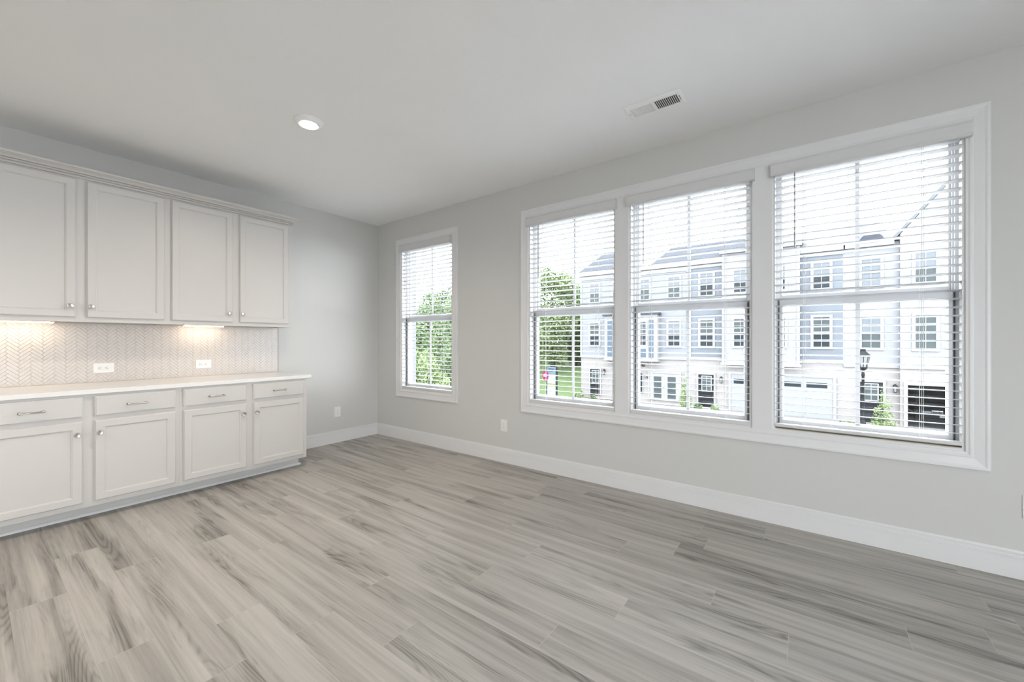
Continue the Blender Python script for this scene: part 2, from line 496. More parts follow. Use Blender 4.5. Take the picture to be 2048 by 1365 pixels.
def fill_door(k, a, b, fn, loc):
    """added glass door for fill daylight in a wall plane; fn(u, v, depth)"""
    d = bpy.data.objects.new(f'door_{k}', None); C.objects.link(d); d.location = loc
    struct(d, 'unseen sliding glass door added behind the camera for daylight fill', 'door')
    bm = B()
    add_rings(bm, a, b, 0.02, 2.45, [(0, -0.03), (0, 0.03), (0.06, 0.03), (0.06, -0.03), (0, -0.03)], fn, cap=False, back=False)
    mid = (a + b) / 2
    add_rings(bm, mid - 0.04, mid + 0.04, 0.08, 2.39, [(0, -0.03), (0, 0.03)], fn)
    obj('door_frame', bm, 'vinyl', d)
    bm = B(); add_rings(bm, a + 0.06, b - 0.06, 0.08, 2.39, [(0, -0.003), (0, 0.003)], fn)
    obj('pane', bm, 'glass', d)


for k, (a, b) in enumerate(PD):
    fill_door(k + 1, a, b, lambda u, v, dd: (u, YN - 0.08 + dd, v), (a, YN - 0.08, 0.02))
    portal('daylight_portal', (a + b) / 2, 1.235, YN - 0.14, b - a - 0.1, 2.4, 0).rotation_euler = (-PI / 2, 0, 0)
fill_door(2, BD[0], BD[1], lambda u, v, dd: (XR + 0.08 + dd, u, v), (XR + 0.08, BD[0], 0.02))
portal('daylight_portal', XR + 0.14, 1.235, (BD[0] + BD[1]) / 2, BD[1] - BD[0] - 0.1, 2.4, 0).rotation_euler = (PI / 2, 0, PI / 2)
for a, b in WINS:
    portal('daylight_portal', (a + b) / 2, (ZB + ZT) / 2, 0.15, b - a, ZT - ZB, 0).rotation_euler = (PI / 2, 0, PI)

BASE = [(0, 0), (0.016, 0), (0.016, 0.100), (0.0105, 0.103), (0.0105, 0.108), (0.015, 0.111), (0.0145, 0.123), (0.008, 0.126), (0.008, 0.130), (0.0115, 0.133), (0.008, 0.143), (0, 0.143)]
bm = B(); add_prism(bm, BASE, lambda p, t: (t, -p[0], p[1]), 0.0, XR)
struct(obj('baseboard_right', bm, 'trim'), 'white moulded baseboard under the windows')
bm = B(); add_prism(bm, BASE, lambda p, t: (p[0], -t, p[1]), 0.0, 1.256)
add_prism(bm, BASE, lambda p, t: (p[0], -t, p[1]), 3.221, 7.0)
struct(obj('baseboard_left', bm, 'trim'), 'white moulded baseboard beside the cabinets')
# own building's outside wall that steps forward left of the small window
bm = B(); add_box(bm, -2.2, -0.418, 0.17, 1.0, -2.9, 3.2)
struct(obj('wall_outside', bm, 'x_white'), 'white outside wall left of the small window')

# ------------------------------------------------------------------ window casings
CAS = [(0, 0.0), (0, 0.017), (0.004, 0.020), (0.014, 0.020), (0.022, 0.0165), (0.060, 0.0125), (0.066, 0.0145), (0.074, 0.0145), (0.080, 0.011), (0.090, 0.010), (0.090, 0.0)]


def casing(name, a, b, mullions=()):
    bm = B()
    f = lambda u, v, d: (u, -d, v)
    add_rings(bm, a - 0.09, b + 0.09, ZB - 0.09, ZT + 0.09, CAS, f, cap=False, back=False)
    for m0, m1 in mullions:
        add_rings(bm, m0, m1, ZB + 0.001, ZT - 0.001, [((0, 0, 0, 0), 0.0), ((0, 0, 0, 0), 0.010), ((0.006, 0.006, 0, 0), 0.0125)], f)
    return obj(name, bm, 'trim')


struct(casing('trim_1', *WINS[0]), 'white picture-frame casing of the small window', 'trim')
struct(casing('trim_2', WINS[1][0], WINS[3][1], [(WINS[1][1], WINS[2][0]), (WINS[2][1], WINS[3][0])]), 'white casing round the three joined windows', 'trim')


# ------------------------------------------------------------------ windows
def window(idx, a, b):
    wn = bpy.data.objects.new(f'window_{idx}', None); C.objects.link(wn); wn.location = (a, 0.08, ZB)
    struct(wn, ['small single-hung window near the corner', 'left window of the row of three', 'middle window of the row of three', 'right window of the row of three'][idx - 1], 'window')
    f = lambda u, v, d: (u, d, v)
    # painted jamb lining
    bm = B()
    add_rings(bm, a, b, ZB, ZT, [(0, -0.001), (0, 0.056), (0.012, 0.056), (0.012, -0.001), (0, -0.001)], f, cap=False, back=False)
    obj('jamb', bm, 'trim', wn)
    box('sill', (a + 0.013, b - 0.013, -0.0005, 0.056, ZB + 0.0125, ZB + 0.018), 'sill', wn)
    box('sill_shade', (a + 0.013, b - 0.013, 0.046, 0.0565, ZB + 0.0182, ZB + 0.036), 'sill', wn)  # added strip, tan like the frame bottom in shadow
    # vinyl outer frame with stepped tracks
    bm = B()
    add_rings(bm, a, b, ZB, ZT, [(0, 0.057), (0.012, 0.057), (0.026, 0.060), (0.026, 0.072), (0.034, 0.074), (0.034, 0.130), (0.0, 0.130), (0, 0.057)], f, cap=False, back=False)
    obj('window_frame', bm, 'vinyl', wn)
    zm = 1.505
    # lower sash (inner track)
    s = bpy.data.objects.new('lower_sash', None)
    bm = B()
    add_rings(bm, a + 0.028, b - 0.028, ZB + 0.034, zm, [((0, 0, 0, 0), 0.066), ((0.006, 0.006, 0, 0.004), 0.060), ((0.022, 0.022, 0.034, 0.040), 0.060), ((0.029, 0.029, 0.042, 0.048), 0.075), ((0.029, 0.029, 0.042, 0.048), 0.092), ((0, 0, 0, 0), 0.092), ((0, 0, 0, 0), 0.066)], f, cap=False, back=False)
    ls = obj('lower_sash', bm, 'vinyl', wn)
    bm = B(); add_box(bm, a + 0.055, b - 0.055, 0.080, 0.084, ZB + 0.074, zm - 0.046); obj('pane', bm, 'glass', ls)
    mc = (a + b) / 2
    bm = B(); add_box(bm, mc - 0.011, mc + 0.011, 0.072, 0.0795, ZB + 0.074, zm - 0.046); obj('muntin', bm, 'vinyl', ls)
    # upper sash (outer track)
    bm = B()
    add_rings(bm, a + 0.028, b - 0.028, zm - 0.012, ZT - 0.028, [((0, 0, 0, 0), 0.094), ((0.017, 0.017, 0.040, 0.022), 0.094), ((0.020, 0.020, 0.044, 0.028), 0.106), ((0.020, 0.020, 0.044, 0.028), 0.124), ((0, 0, 0, 0), 0.124), ((0, 0, 0, 0), 0.094)], f, cap=False, back=False)
    us_ = obj('upper_sash', bm, 'vinyl', wn)
    bm = B(); add_box(bm, a + 0.046, b - 0.046, 0.111, 0.115, zm + 0.030, ZT - 0.054); obj('pane', bm, 'glass', us_)
    bm = B(); add_box(bm, mc - 0.011, mc + 0.011, 0.103, 0.1105, zm + 0.030, ZT - 0.054); obj('muntin', bm, 'vinyl', us_)
    # dark strips stand in for the shaded track gaps beside the lower sash
    for x in (a + 0.0265, b - 0.0265):
        bm = B(); add_box(bm, x - 0.0013, x + 0.0013, 0.053, 0.0605, ZB + 0.019, zm - 0.002); obj('track_gap', bm, 'strip', wn)
    return wn


for i, (a, b) in enumerate(WINS): window(i + 1, a, b)


# ------------------------------------------------------------------ blinds
SLAT_N, PITCH = 35, 0.0463


def blind(a, b, label, wide=0.0, rail=(0.6345, 0.664)):
    t = thing('window_blind', label, 'blind', ((a + b) / 2, 0.0, ZB + 0.02), 'white slatted blinds lowered over the windows')
    x0, x1 = a + 0.008, b - 0.008
    # valance with returned ends
    va, vb = (a - 0.012 - wide, b + 0.020 + wide * 0)
    if wide < 0: va, vb = a + 0.002, b - 0.002
    VP = [(-0.034, 2.313), (-0.047, 2.316), (-0.051, 2.321), (-0.051, 2.326), (-0.047, 2.330), (-0.047, 2.384), (-0.051, 2.389), (-0.050, 2.398), (-0.034, 2.400)]
    bm = B(); add_prism(bm, VP, lambda p, s: (s, p[0], p[1]), va, vb)
    add_box(bm, va, va + 0.012, -0.034, -0.0145, 2.316, 2.398)
    add_box(bm, vb - 0.012, vb, -0.034, -0.0145, 2.316, 2.398)
    obj('valance', bm, 'valance', t)
    box('headrail', (x0 + 0.006, x1 - 0.006, -0.012, 0.044, 2.322, 2.376), 'slat', t, 0.002)
    # slats: one pattern, slightly crowned and tipped
    bm = B()
    tilt = math.radians(6.5)
    for k in range(SLAT_N):
        zc = 2.288 - PITCH * k
        prof = []
        for s in range(7):
            q = -1 + 2 * s / 6
            prof.append((q * 0.025, 0.0028 * (1 - q * q)))
        low = [(p, h - 0.0028) for p, h in reversed(prof)]
        ring = [(0.017 + p * math.cos(tilt) + h * math.sin(tilt), zc - p * math.sin(tilt) + h * math.cos(tilt)) for p, h in prof + low]
        add_prism(bm, ring, lambda p, s: (s, p[0], p[1]), x0, x1)
    obj('slats', bm, 'slat', t)
    box('bottom_rail', (x0, x1, -0.009, 0.043, rail[0], rail[1]), 'valance', t, 0.004)
    for lx in (x0 + 0.155, x1 - 0.160):
        bm = B()
        for yy in (-0.0105, 0.0445):
            add_tube(bm, [(lx, yy, 2.33), (lx, yy, 0.664)], 0.0010, 5)
        obj('ladder_cord', bm, 'cord', t)
        bm = B(); add_tube(bm, [(lx + 0.012, 0.017, 2.33), (lx + 0.012, 0.017, 0.664)], 0.0009, 5); obj('lift_cord', bm, 'cord', t)
    bm = B()
    wx = a + (0.119 if wide >= 0 else 0.085)
    add_tube(bm, [(wx, -0.021, 2.335), (wx, -0.021, 2.30), (wx, -0.0215, 1.835), (wx, -0.0215, 1.826)], [0.0028, 0.0042, 0.0042, 0.003], 8)
    obj('tilt_wand', bm, 'wand', t, smooth=True)
    return t


blind(*WINS[0], 'narrow white slatted blind on the small window nearest the corner', -1)
blind(*WINS[1], 'white slatted blind on the left window of the joined three')
blind(*WINS[2], 'white slatted blind on the middle window of the joined three')
blind(*WINS[3], 'white slatted blind on the right window of the joined three', 0.0, (0.650, 0.670))

# ------------------------------------------------------------------ cabinets
XB, XU = 0.655, 0.325
fx = lambda x: (lambda u, v, d: (x + d, u, v))
SHAKER = [(0, 0.001), (0, 0.013), (0.0045, 0.0165), (0.0065, 0.020), (0.047, 0.020), (0.0495, 0.0175), (0.0525, 0.0165), (0.055, 0.0115)]
SLAB = [(0, 0.001), (0, 0.014), (0.006, 0.0165), (0.008, 0.020)]


def knob(x, y, z, parent):
    bm = B()
    add_lathe(bm, [(0.0, 0.0), (0.0085, 0.0), (0.0075, 0.004), (0.0055, 0.009), (0.0065, 0.014), (0.0150, 0.0175), (0.0168, 0.0195), (0.0168, 0.0245), (0.0150, 0.0262), (0.0135, 0.0256), (0.0, 0.0262)], (x, y, z), (1, 0, 0), 24)
    obj('knob', bm, 'nickel', parent, smooth=True)


def pull(x, y, z, parent):
    bm = B()
    hw = 0.048
    pts = []; rad = []
    for s in range(13):
        q = -1 + 2 * s / 12
        pts.append((x + 0.024 + 0.007 * (1 - q * q), y + q * (hw + 0.006), z - 0.001)); rad.append(0.0042 + 0.0012 * abs(q) ** 3)
    add_tube(bm, pts, rad, 10)
    for s in (-1, 1):
        add_lathe(bm, [(0.0, 0.0), (0.0075, 0.0), (0.0068, 0.003), (0.0045, 0.010), (0.005, 0.020), (0.0075, 0.026), (0.006, 0.030), (0.0, 0.031)], (x, y + s * hw, z), (1, 0, 0), 16)
    obj('pull_handle', bm, 'nickel', parent, smooth=True)


def base_cabinet(y0, y1, doors, label):
    t = thing('base_cabinet', label, 'cabinet', (0.33, (y0 + y1) / 2, 0.0), 'light grey base cabinets')
    bm = B(); add_box(bm, 0.003, XB, y0, y1, 0.097, 0.861); obj('body', bm, 'cabinet', t, 0.0015)
    box('toe_kick', (0.003, 0.512, y0, y1 - (0.008 if y1 > -1.5 else 0), 0.0, 0.0965), 'kick', t)
    for a, b, side in doors:
        bm = B(); add_rings(bm, a, b, 0.132, 0.680, SHAKER, fx(XB)); d = obj('door', bm, 'cabinet', t)
        knob(XB + 0.020, (b - 0.028) if side > 0 else (a + 0.022), 0.597, d)
        bm = B(); add_rings(bm, a, b, 0.709, 0.845, SLAB, fx(XB)); d = obj('drawer', bm, 'cabinet', t)
        pull(XB + 0.020, (a + b) / 2 - 0.004, 0.774, d)
    return t


base_cabinet(-3.22, -2.238, [(-3.190, -2.753, 1), (-2.698, -2.262, -1)], 'light grey base cabinet at the left picture edge under the countertop')
base_cabinet(-2.238, -1.257, [(-2.214, -1.777, 1), (-1.725, -1.289, -1)], 'light grey base cabinet with two drawers ending beside the bare corner wall')


def wall_cabinet(y0, y1, doors, label):
    t = thing('wall_cabinet', label, 'cabinet', (0.16, (y0 + y1) / 2, 1.36), 'light grey wall cabinets')
    bm = B()
    wall_holes(bm, [y0, y0 + 0.02, y1 - 0.02, y1], [1.360, 1.392, 2.418], [], lambda u, v, d: (XU - d, u, v), 0.019)   # face frame
    add_box(bm, 0.003, XU - 0.0195, y0, y1, 1.378, 2.418)
    add_box(bm, 0.003, XU - 0.0195, y0, y0 + 0.016, 1.360, 1.378); add_box(bm, 0.003, XU - 0.0195, y1 - 0.016, y1, 1.360, 1.378)
    obj('body', bm, 'cabinet', t)
    for a, b, side in doors:
        bm = B(); add_rings(bm, a, b, 1.393, 2.388, SHAKER, fx(XU)); d = obj('door', bm, 'cabinet', t)
        knob(XU + 0.020, (b - 0.029) if side > 0 else (a + 0.022), 1.472, d)
    return t


wall_cabinet(-3.22, -2.232, [(-3.186, -2.748, 1), (-2.695, -2.254, -1)], 'light grey wall cabinet at the left picture edge above the tiles')
wall_cabinet(-2.232, -1.255, [(-2.209, -1.768, 1), (-1.714, -1.279, -1)], 'light grey wall cabinet whose right end faces the bare corner wall')

# crown moulding on top of the wall cabinets with a return at its right end
CR = [(0.001, 2.399), (0.014, 2.399), (0.017, 2.404), (0.014, 2.410), (0.005, 2.411), (0.005, 2.417), (0.020, 2.418), (0.023, 2.422), (0.020, 2.427), (0.012, 2.428), (0.012, 2.432), (0.026, 2.433), (0.032, 2.441), (0.044, 2.448), (0.052, 2.450), (0.052, 2.454), (0.064, 2.455), (0.066, 2.459), (0.066, 2.467), (0.062, 2.470), (0.001, 2.470)]
bm = B()
path = [lambda p: (XU + p[0], -3.22, p[1]), lambda p: (XU + p[0], -1.255 + p[0], p[1]), lambda p: (0.003, -1.255 + p[0], p[1])]
rows = [[bm.verts.new(f(p)) for p in CR] for f in path]
for A, Bq in zip(rows, rows[1:]):
    for i in range(len(CR)):
        j = (i + 1) % len(CR)
        bm.faces.new((A[i], A[j], Bq[j], Bq[i]))
bm.faces.new(rows[0][::-1]); bm.faces.new(rows[-1])
tag(obj('crown_moulding', bm, 'cabinet'), 'light grey stepped crown moulding along the top of the wall cabinets', 'moulding')

# shoe moulding at the foot of the base cabinets
SH = [(0, 0)] + [(0.016 * math.cos(i * PI / 12), 0.019 * math.sin(i * PI / 12)) for i in range(7)]
bm = B()
path = [lambda p: (0.5125 + p[0], -3.22, p[1]), lambda p: (0.5125 + p[0], -1.2645 + p[0], p[1]), lambda p: (0.02, -1.2645 + p[0], p[1])]
rows = [[bm.verts.new(f(p)) for p in SH] for f in path]
for A, Bq in zip(rows, rows[1:]):
    for i in range(len(SH)):
        j = (i + 1) % len(SH)
        bm.faces.new((A[i], A[j], Bq[j], Bq[i]))
bm.faces.new(rows[0][::-1]); bm.faces.new(rows[-1])
tag(obj('shoe_moulding', bm, 'trim'), 'thin white shoe moulding on the floor along the base cabinets', 'moulding')

# countertop
bm = B(); add_box(bm, 0.003, 0.682, -3.22, -1.221, 0.8625, 0.893)
tag(obj('countertop', bm, 'quartz', bevel=0.002), 'white quartz countertop lying on the grey base cabinets', 'countertop')

# herringbone backsplash: grout bed with the tiles as its pattern
Y0, Y1, Z0, Z1 = -3.22, -1.238, 0.8935, 1.3595


def clip(poly, ax, val, sgn):
    out = []
    for i, p in enumerate(poly):
        q = poly[(i + 1) % len(poly)]
        a, c = sgn * (p[ax] - val), sgn * (q[ax] - val)
        if a >= 0: out.append(p)
        if a * c < 0:
            k = a / (a - c); out.append((p[0] + (q[0] - p[0]) * k, p[1] + (q[1] - p[1]) * k))
    return out


bs = thing('backsplash', 'greige herringbone tile backsplash between countertop and wall cabinets', 'backsplash', (0.004, (Y0 + Y1) / 2, Z0))
box('grout', (0.001, 0.0065, Y0, Y1, Z0, Z1), 'grout', bs)
box('edge_strip', (0.0015, 0.0105, Y1 + 0.0003, Y1 + 0.0045, Z0, Z1), 'grout', bs)
bm = B()
TL, TW, G = 0.0798, 0.01995, 0.0011
c45 = math.cos(PI / 4)
oy, oz = -2.985, 1.302
for i in range(-60, 61):
    for j in range(-32, 33):
        ux, uy = i * TW + j * TL, i * TW - j * TL
        for (w0, w1, h0, h1) in ((0, TL, 0, TW), (TL, TL + TW, TW - TL, TW)):
            q = [(ux + w0 + G, uy + h0 + G), (ux + w1 - G, uy + h0 + G), (ux + w1 - G, uy + h1 - G), (ux + w0 + G, uy + h1 - G)]
            poly = [(oy + (x - y) * c45, oz + (x + y) * c45) for x, y in q]
            if all(p[0] < Y0 or p[0] > Y1 for p in poly) and (max(p[0] for p in poly) < Y0 or min(p[0] for p in poly) > Y1): continue
            if max(p[1] for p in poly) < Z0 or min(p[1] for p in poly) > Z1: continue
            for ax, val, s in ((0, Y0 + 0.001, 1), (0, Y1 - 0.001, -1), (1, Z0 + 0.001, 1), (1, Z1 - 0.001, -1)):
                poly = clip(poly, ax, val, s)
                if len(poly) < 3: break
            if len(poly) < 3: continue
            ar = abs(sum(poly[k][0] * poly[(k + 1) % len(poly)][1] - poly[(k + 1) % len(poly)][0] * poly[k][1] for k in range(len(poly)))) / 2
            if ar < 2e-6: continue
            cy, cz = sum(p[0] for p in poly) / len(poly), sum(p[1] for p in poly) / len(poly)
            rng = random.Random(i * 977 + j * 31 + int(w0 * 1000))
            tx, tz = rng.uniform(-0.006, 0.006), rng.uniform(-0.006, 0.006)
            A = [bm.verts.new((0.0066, p[0], p[1])) for p in poly]
            Bt = [bm.verts.new((0.0085 + tx * (p[0] - cy) + tz * (p[1] - cz), cy + (p[0] - cy) * 0.985, cz + (p[1] - cz) * 0.985)) for p in poly]
            for k in range(len(poly)):
                l = (k + 1) % len(poly)
                bm.faces.new((A[k], A[l], Bt[l], Bt[k]))
            bm.faces.new(Bt)
obj('tiles', bm, 'tile', bs)

# under-cabinet light bars
for y0, y1, lab in ((-3.125, -2.837, 'lit under-cabinet light bar at the left picture edge'), (-2.065, -1.779, 'lit under-cabinet light bar below the right wall cabinet')):
    t = thing('light_bar', lab, 'lamp', (0.11, (y0 + y1) / 2, 1.36), 'under-cabinet light bars')
    box('housing', (0.075, 0.150, y0 - 0.006, y1 + 0.006, 1.3595, 1.3775), 'barbody', t)
    box('lens', (0.078, 0.147, y0, y1, 1.3530, 1.3590), 'bar', t)


# ------------------------------------------------------------------ outlets
def outlet(label, o, u, v, n, gfci=False, dark='slotgrey', group=None):
    """cover plate centred at o; u: short side axis, v: long side axis, n: outward"""
    o, u, v, n = Vector(o), Vector(u), Vector(v), Vector(n)
    t = thing('wall_outlet', label, 'outlet', tuple(o), group)

    def slab(bm, cu, cv, hu, hv, d0, d1, ins=0.0):
        A = [bm.verts.new(o + u * (cu + a * hu) + v * (cv + b * hv) + n * d0) for a, b in ((-1, -1), (1, -1), (1, 1), (-1, 1))]
        Bv = [bm.verts.new(o + u * (cu + a * (hu - ins)) + v * (cv + b * (hv - ins)) + n * d1) for a, b in ((-1, -1), (1, -1), (1, 1), (-1, 1))]
        for k in range(4):
            l = (k + 1) % 4
            bm.faces.new((A[k], A[l], Bv[l], Bv[k]))
        bm.faces.new(A[::-1]); bm.faces.new(Bv)
    bm = B(); slab(bm, 0, 0, 0.040, 0.061, 0.0005, 0.006, 0.003)
    obj('cover_plate', bm, 'plate', t)
    bm = B(); slab(bm, 0, 0, 0.0168, 0.033, 0.006, 0.0085, 0.001)
    face = obj('receptacle', bm, 'plate', t)
    for s in (-1, 1):
        bm = B()
        cv = s * (0.0185 if gfci else 0.0165)
        slab(bm, -0.0062, cv + 0.002, 0.0011, 0.0040, 0.0085, 0.0089)
        slab(bm, 0.0062, cv + 0.002, 0.0011, 0.0046, 0.0085, 0.0089)
        slab(bm, 0.0, cv - 0.0075, 0.0024, 0.0024, 0.0085, 0.0089)
        obj('slots', bm, dark, face)
    if gfci:
        for q in (0.0035, -0.0035):
            bm = B(); slab(bm, 0, q, 0.006, 0.0022, 0.0085, 0.0098)
            obj('test_button', bm, 'plate', face)
    for s in (-1, 1):
        bm = B()
        add_lathe(bm, [(0.0, 0.0), (0.0028, 0.0), (0.0022, 0.0010), (0.0, 0.0012)], tuple(o + v * (s * 0.048) + n * 0.006), tuple(n), 10)
        obj('screw', bm, 'plate', t)
    return t


og = 'white wall outlets'
outlet('white outlet lying sideways on the tiles nearer the left picture edge', (0.009, -2.560, 1.004), (0, 0, 1), (0, 1, 0), (1, 0, 0), True, 'slot', og)
outlet('white outlet lying sideways on the tiles below the right light bar', (0.009, -1.898, 1.004), (0, 0, 1), (0, 1, 0), (1, 0, 0), True, 'slot', og)
outlet('upright white outlet on the bare wall between base cabinet and corner', (0, -0.558, 0.366), (0, 1, 0), (0, 0, 1), (1, 0, 0), False, 'slotgrey', og)
outlet('upright white outlet low on the wall between small window and joined windows', (2.107, 0, 0.369), (1, 0, 0), (0, 0, 1), (0, -1, 0), False, 'slotgrey', og)
outlet('white outlet cut off by the right picture edge above the baseboard', (5.496, 0, 0.371), (1, 0, 0), (0, 0, 1), (0, -1, 0), False, 'slotgrey', og)


# ------------------------------------------------------------------ ceiling
def ceiling_light(x, y, label, k=1.0, col=(1.0, 0.86, 0.70)):
    t = thing('ceiling_light', label, 'lamp', (x, y, H))
    bm = B(); add_lathe(bm, [(0.0, 0.0005), (0.094, 0.0005), (0.094, 0.004), (0.086, 0.010), (0.072, 0.0235), (0.062, 0.0245), (0.060, 0.021), (0.0, 0.021)], (x, y, H), (0, 0, -1), 48)
    obj('trim_ring', bm, 'fixture', t, smooth=False)
    bm = B(); add_lathe(bm, [(0.0, 0.0215), (0.0525, 0.0215), (0.0525, 0.0250), (0.0, 0.0260)], (x, y, H), (0, 0, -1), 40)
    obj('lens', bm, 'lens', t)
    ld = bpy.data.lights.new('downlight', 'AREA'); ld.shape = 'DISK'; ld.size = 0.11; ld.energy = DOWNLIGHT * k; ld.color = col
    ld.spread = math.radians(150)
    l = bpy.data.objects.new('downlight', ld); C.objects.link(l); l.location = (0, 0, -0.027); l.parent = t
    return t


ceiling_light(1.793, -1.809, 'lit round recessed downlight in the white ceiling')
ceiling_light(1.793, -4.6, 'lit recessed downlight beyond the left picture edge', 2.0)

v = thing('ceiling_vent', 'white ceiling air vent with one pale and one dark louvre bank', 'vent', (3.778, -0.589, H))
VX0, VX1, VY0, VY1 = 3.600, 3.956, -0.678, -0.500
fz = lambda u, w_, d: (u, w_, H - d)
bm = B()
BK = [(3.634, 3.773), (3.789, 3.927)]
us = sorted({VX0 + 0.012, VX1 - 0.012} | {a for p in BK for a in p})
vs_ = [VY0 + 0.012, -0.635, -0.508 - 0.030, VY1 - 0.012]
vs_ = [VY0 + 0.012, -0.636, -0.534, VY1 - 0.012]
wall_holes(bm, us, vs_, [(a, b, -0.636, -0.534) for a, b in BK], lambda u, w_, d: (u, w_, H - 0.008 + d), 0.004)
add_rings(bm, VX0, VX1, VY0, VY1, [(0, 0.0005), (0, 0.002), (0.012, 0.008), (0.012, 0.004)], fz, cap=False, back=False)
obj('frame', bm, 'fixture', v)
for k, ((a, b), m) in enumerate(zip(BK, ('fixture', 'fixture'))):
    bm = B(); n = 12
    for i in range(n + 1):
        xc = a + (b - a) * i / n
        s = -0.0056 if k == 0 else 0.0036
        add_prism(bm, [(xc - 0.0014 - s, 0.0010), (xc + 0.0014 - s, 0.0010), (xc + 0.0014 + s * 0.2, 0.0075), (xc - 0.0014 + s * 0.2, 0.0075)], lambda p, t_: (p[0], t_, H - p[1]), -0.637, -0.533)
    obj('louvres', bm, m, v)
    bm = B(); add_box(bm, a - 0.002, b + 0.002, -0.638, -0.532, H - 0.0009, H - 0.0004); obj('duct_back', bm, 'duct2' if k == 0 else 'duct', v)
for x in (VX0 + 0.02, VX1 - 0.02):
    bm = B(); add_lathe(bm, [(0, 0), (0.0035, 0), (0.003, 0.0015), (0, 0.002)], (x, -0.585, H - 0.008), (0, 0, -1), 12)
    obj('screw', bm, 'duct2', v)
for y0, y1 in ((-0.615, -0.597), (-0.580, -0.566)):
    bm = B(); add_box(bm, 3.9345, 3.9375, y0, y1, H - 0.0095, H - 0.0078)
    obj('damper_slot', bm, 'duct', v)

# ------------------------------------------------------------------ outdoors: ground
GZ = -2.92


def ground(name, dims, m, label):
    bm = B(); add_box(bm, *dims); return struct(obj(name, bm, m), label, 'ground')


ground('driveway', (-9.0, 40, 11.5, 23.98, GZ - 0.3, GZ), 'concrete', 'pale concrete drive in front of the townhouses')
ground('street', (-60, 60, -30, 11.5, GZ - 0.32, GZ - 0.06), 'bounce', 'unseen street below the house, pale to bounce daylight')
bm = B()
add_prism(bm, [(11.5, GZ - 0.3), (11.5, GZ - 0.01), (21.0, GZ + 0.02), (36.0, -0.9), (60, -0.2), (60, GZ - 0.3)], lambda p, t_: (t_, p[0], p[1]), -60, -9.0)
struct(obj('lawn', bm, 'grass'), 'green lawn bank left of the townhouses', 'lawn')
ground('planting_bed', (-9.0, -4.9, 21.3, 23.4, GZ, GZ + 0.05), 'mulch', 'brown mulch bed by the left front door')
bm = B(); add_box(bm, -1.9, 0.75, 20.8, 22.9, GZ, GZ + 0.05)
struct(obj('planting_bed', bm, 'mulch'), 'brown mulch bed under the young tree', 'ground')
bm = B(); add_box(bm, 5.7, 8.2, 18.6, 22.5, GZ, GZ + 0.06)
struct(obj('planting_bed', bm, 'mulch'), 'brown mulch bed round the street lamp', 'ground')


# ------------------------------------------------------------------ outdoors: townhouses
def xwin(parent, x0, x1, z0, z1, y=24.0, up='x_light', lo='x_dark', frame=0.10):
    """double-hung window on a facade: trim, two panes with muntin bars"""
    bm = B()
    add_rings(bm, x0 - frame, x1 + frame, z0 - frame, z1 + frame, [(0, 0.0), (0, 0.05), (frame, 0.05), (frame + 0.03, 0.03), (frame + 0.03, 0.0)], lambda u, vv, d: (u, y - d, vv), cap=False, back=False)
    zm = (z0 + z1) / 2; xm = (x0 + x1) / 2
    add_box(bm, x0 + 0.02, x1 - 0.02, y - 0.045, y - 0.015, zm - 0.03, zm + 0.03)
    add_box(bm, xm - 0.014, xm + 0.014, y - 0.036, y - 0.015, z0 + 0.02, z1 - 0.02)
    for a, b in ((z0, zm), (zm, z1)):
        add_box(bm, x0 + 0.02, x1 - 0.02, y - 0.034, y - 0.015, (a + b) / 2 - 0.012, (a + b) / 2 + 0.012)
    wf = obj('window', bm, 'x_trim', parent)
    bm = B(); add_box(bm, x0 + 0.01, x1 - 0.01, y - 0.014, y - 0.004, zm, z1 - 0.01); obj('pane', bm, up, wf)
    bm = B(); add_box(bm, x0 + 0.01, x1 - 0.01, y - 0.014, y - 0.004, z0 + 0.01, zm); obj('pane', bm, lo, wf)


def xdoor(parent, x0, x1, z0, z1, lite, y=24.0):
    bm = B()
    add_box(bm, x0 - 0.10, x0, y - 0.06, y - 0.001, z0, z1 + 0.12); add_box(bm, x1, x1 + 0.10, y - 0.06, y - 0.001, z0, z1 + 0.12); add_box(bm, x0, x1, y - 0.06, y - 0.001, z1, z1 + 0.12)
    fr = obj('door_surround', bm, 'x_trim', parent)
    bm = B(); add_rings(bm, x0, x1, z0, z1, [(0, 0.0), (0, 0.03)], lambda u, vv, d: (u, y - d, vv))
    for pz0, pz1 in ((z0 + 0.16, z0 + 0.48), (z0 + 0.56, lite[2] - 0.10)):
        add_rings(bm, x0 + 0.14, x1 - 0.14, pz0, pz1, [(0, 0.0301), (0.02, 0.042), (0.05, 0.034)], lambda u, vv, d: (u, y - d, vv), back=False)
    d = obj('door', bm, 'x_door', parent)
    a, b, c, e = lite
    bm = B(); add_rings(bm, a, b, c, e, [(0, 0.03), (0, 0.06), (0.05, 0.06), (0.05, 0.03)], lambda u, vv, dd: (u, y - dd, vv), cap=False, back=False)
    add_box(bm, (a + b) / 2 - 0.016, (a + b) / 2 + 0.016, y - 0.055, y - 0.04, c + 0.04, e - 0.04)
    for q in (1 / 3, 2 / 3): add_box(bm, a + 0.04, b - 0.04, y - 0.054, y - 0.04, c + (e - c) * q - 0.016, c + (e - c) * q + 0.016)
    obj('lite_frame', bm, 'x_trim', d)
    bm = B(); add_box(bm, a + 0.04, b - 0.04, y - 0.039, y - 0.031, c + 0.04, e - 0.04); obj('pane', bm, 'x_mid', d)
    bm = B(); add_tube(bm, [(x0 + 0.07, y - 0.031, z0 + 0.80), (x0 + 0.07, y - 0.08, z0 + 0.82), (x0 + 0.07, y - 0.08, z0 + 1.02), (x0 + 0.07, y - 0.031, z0 + 1.04)], 0.014, 8)
    obj('handle', bm, 'x_black', d)


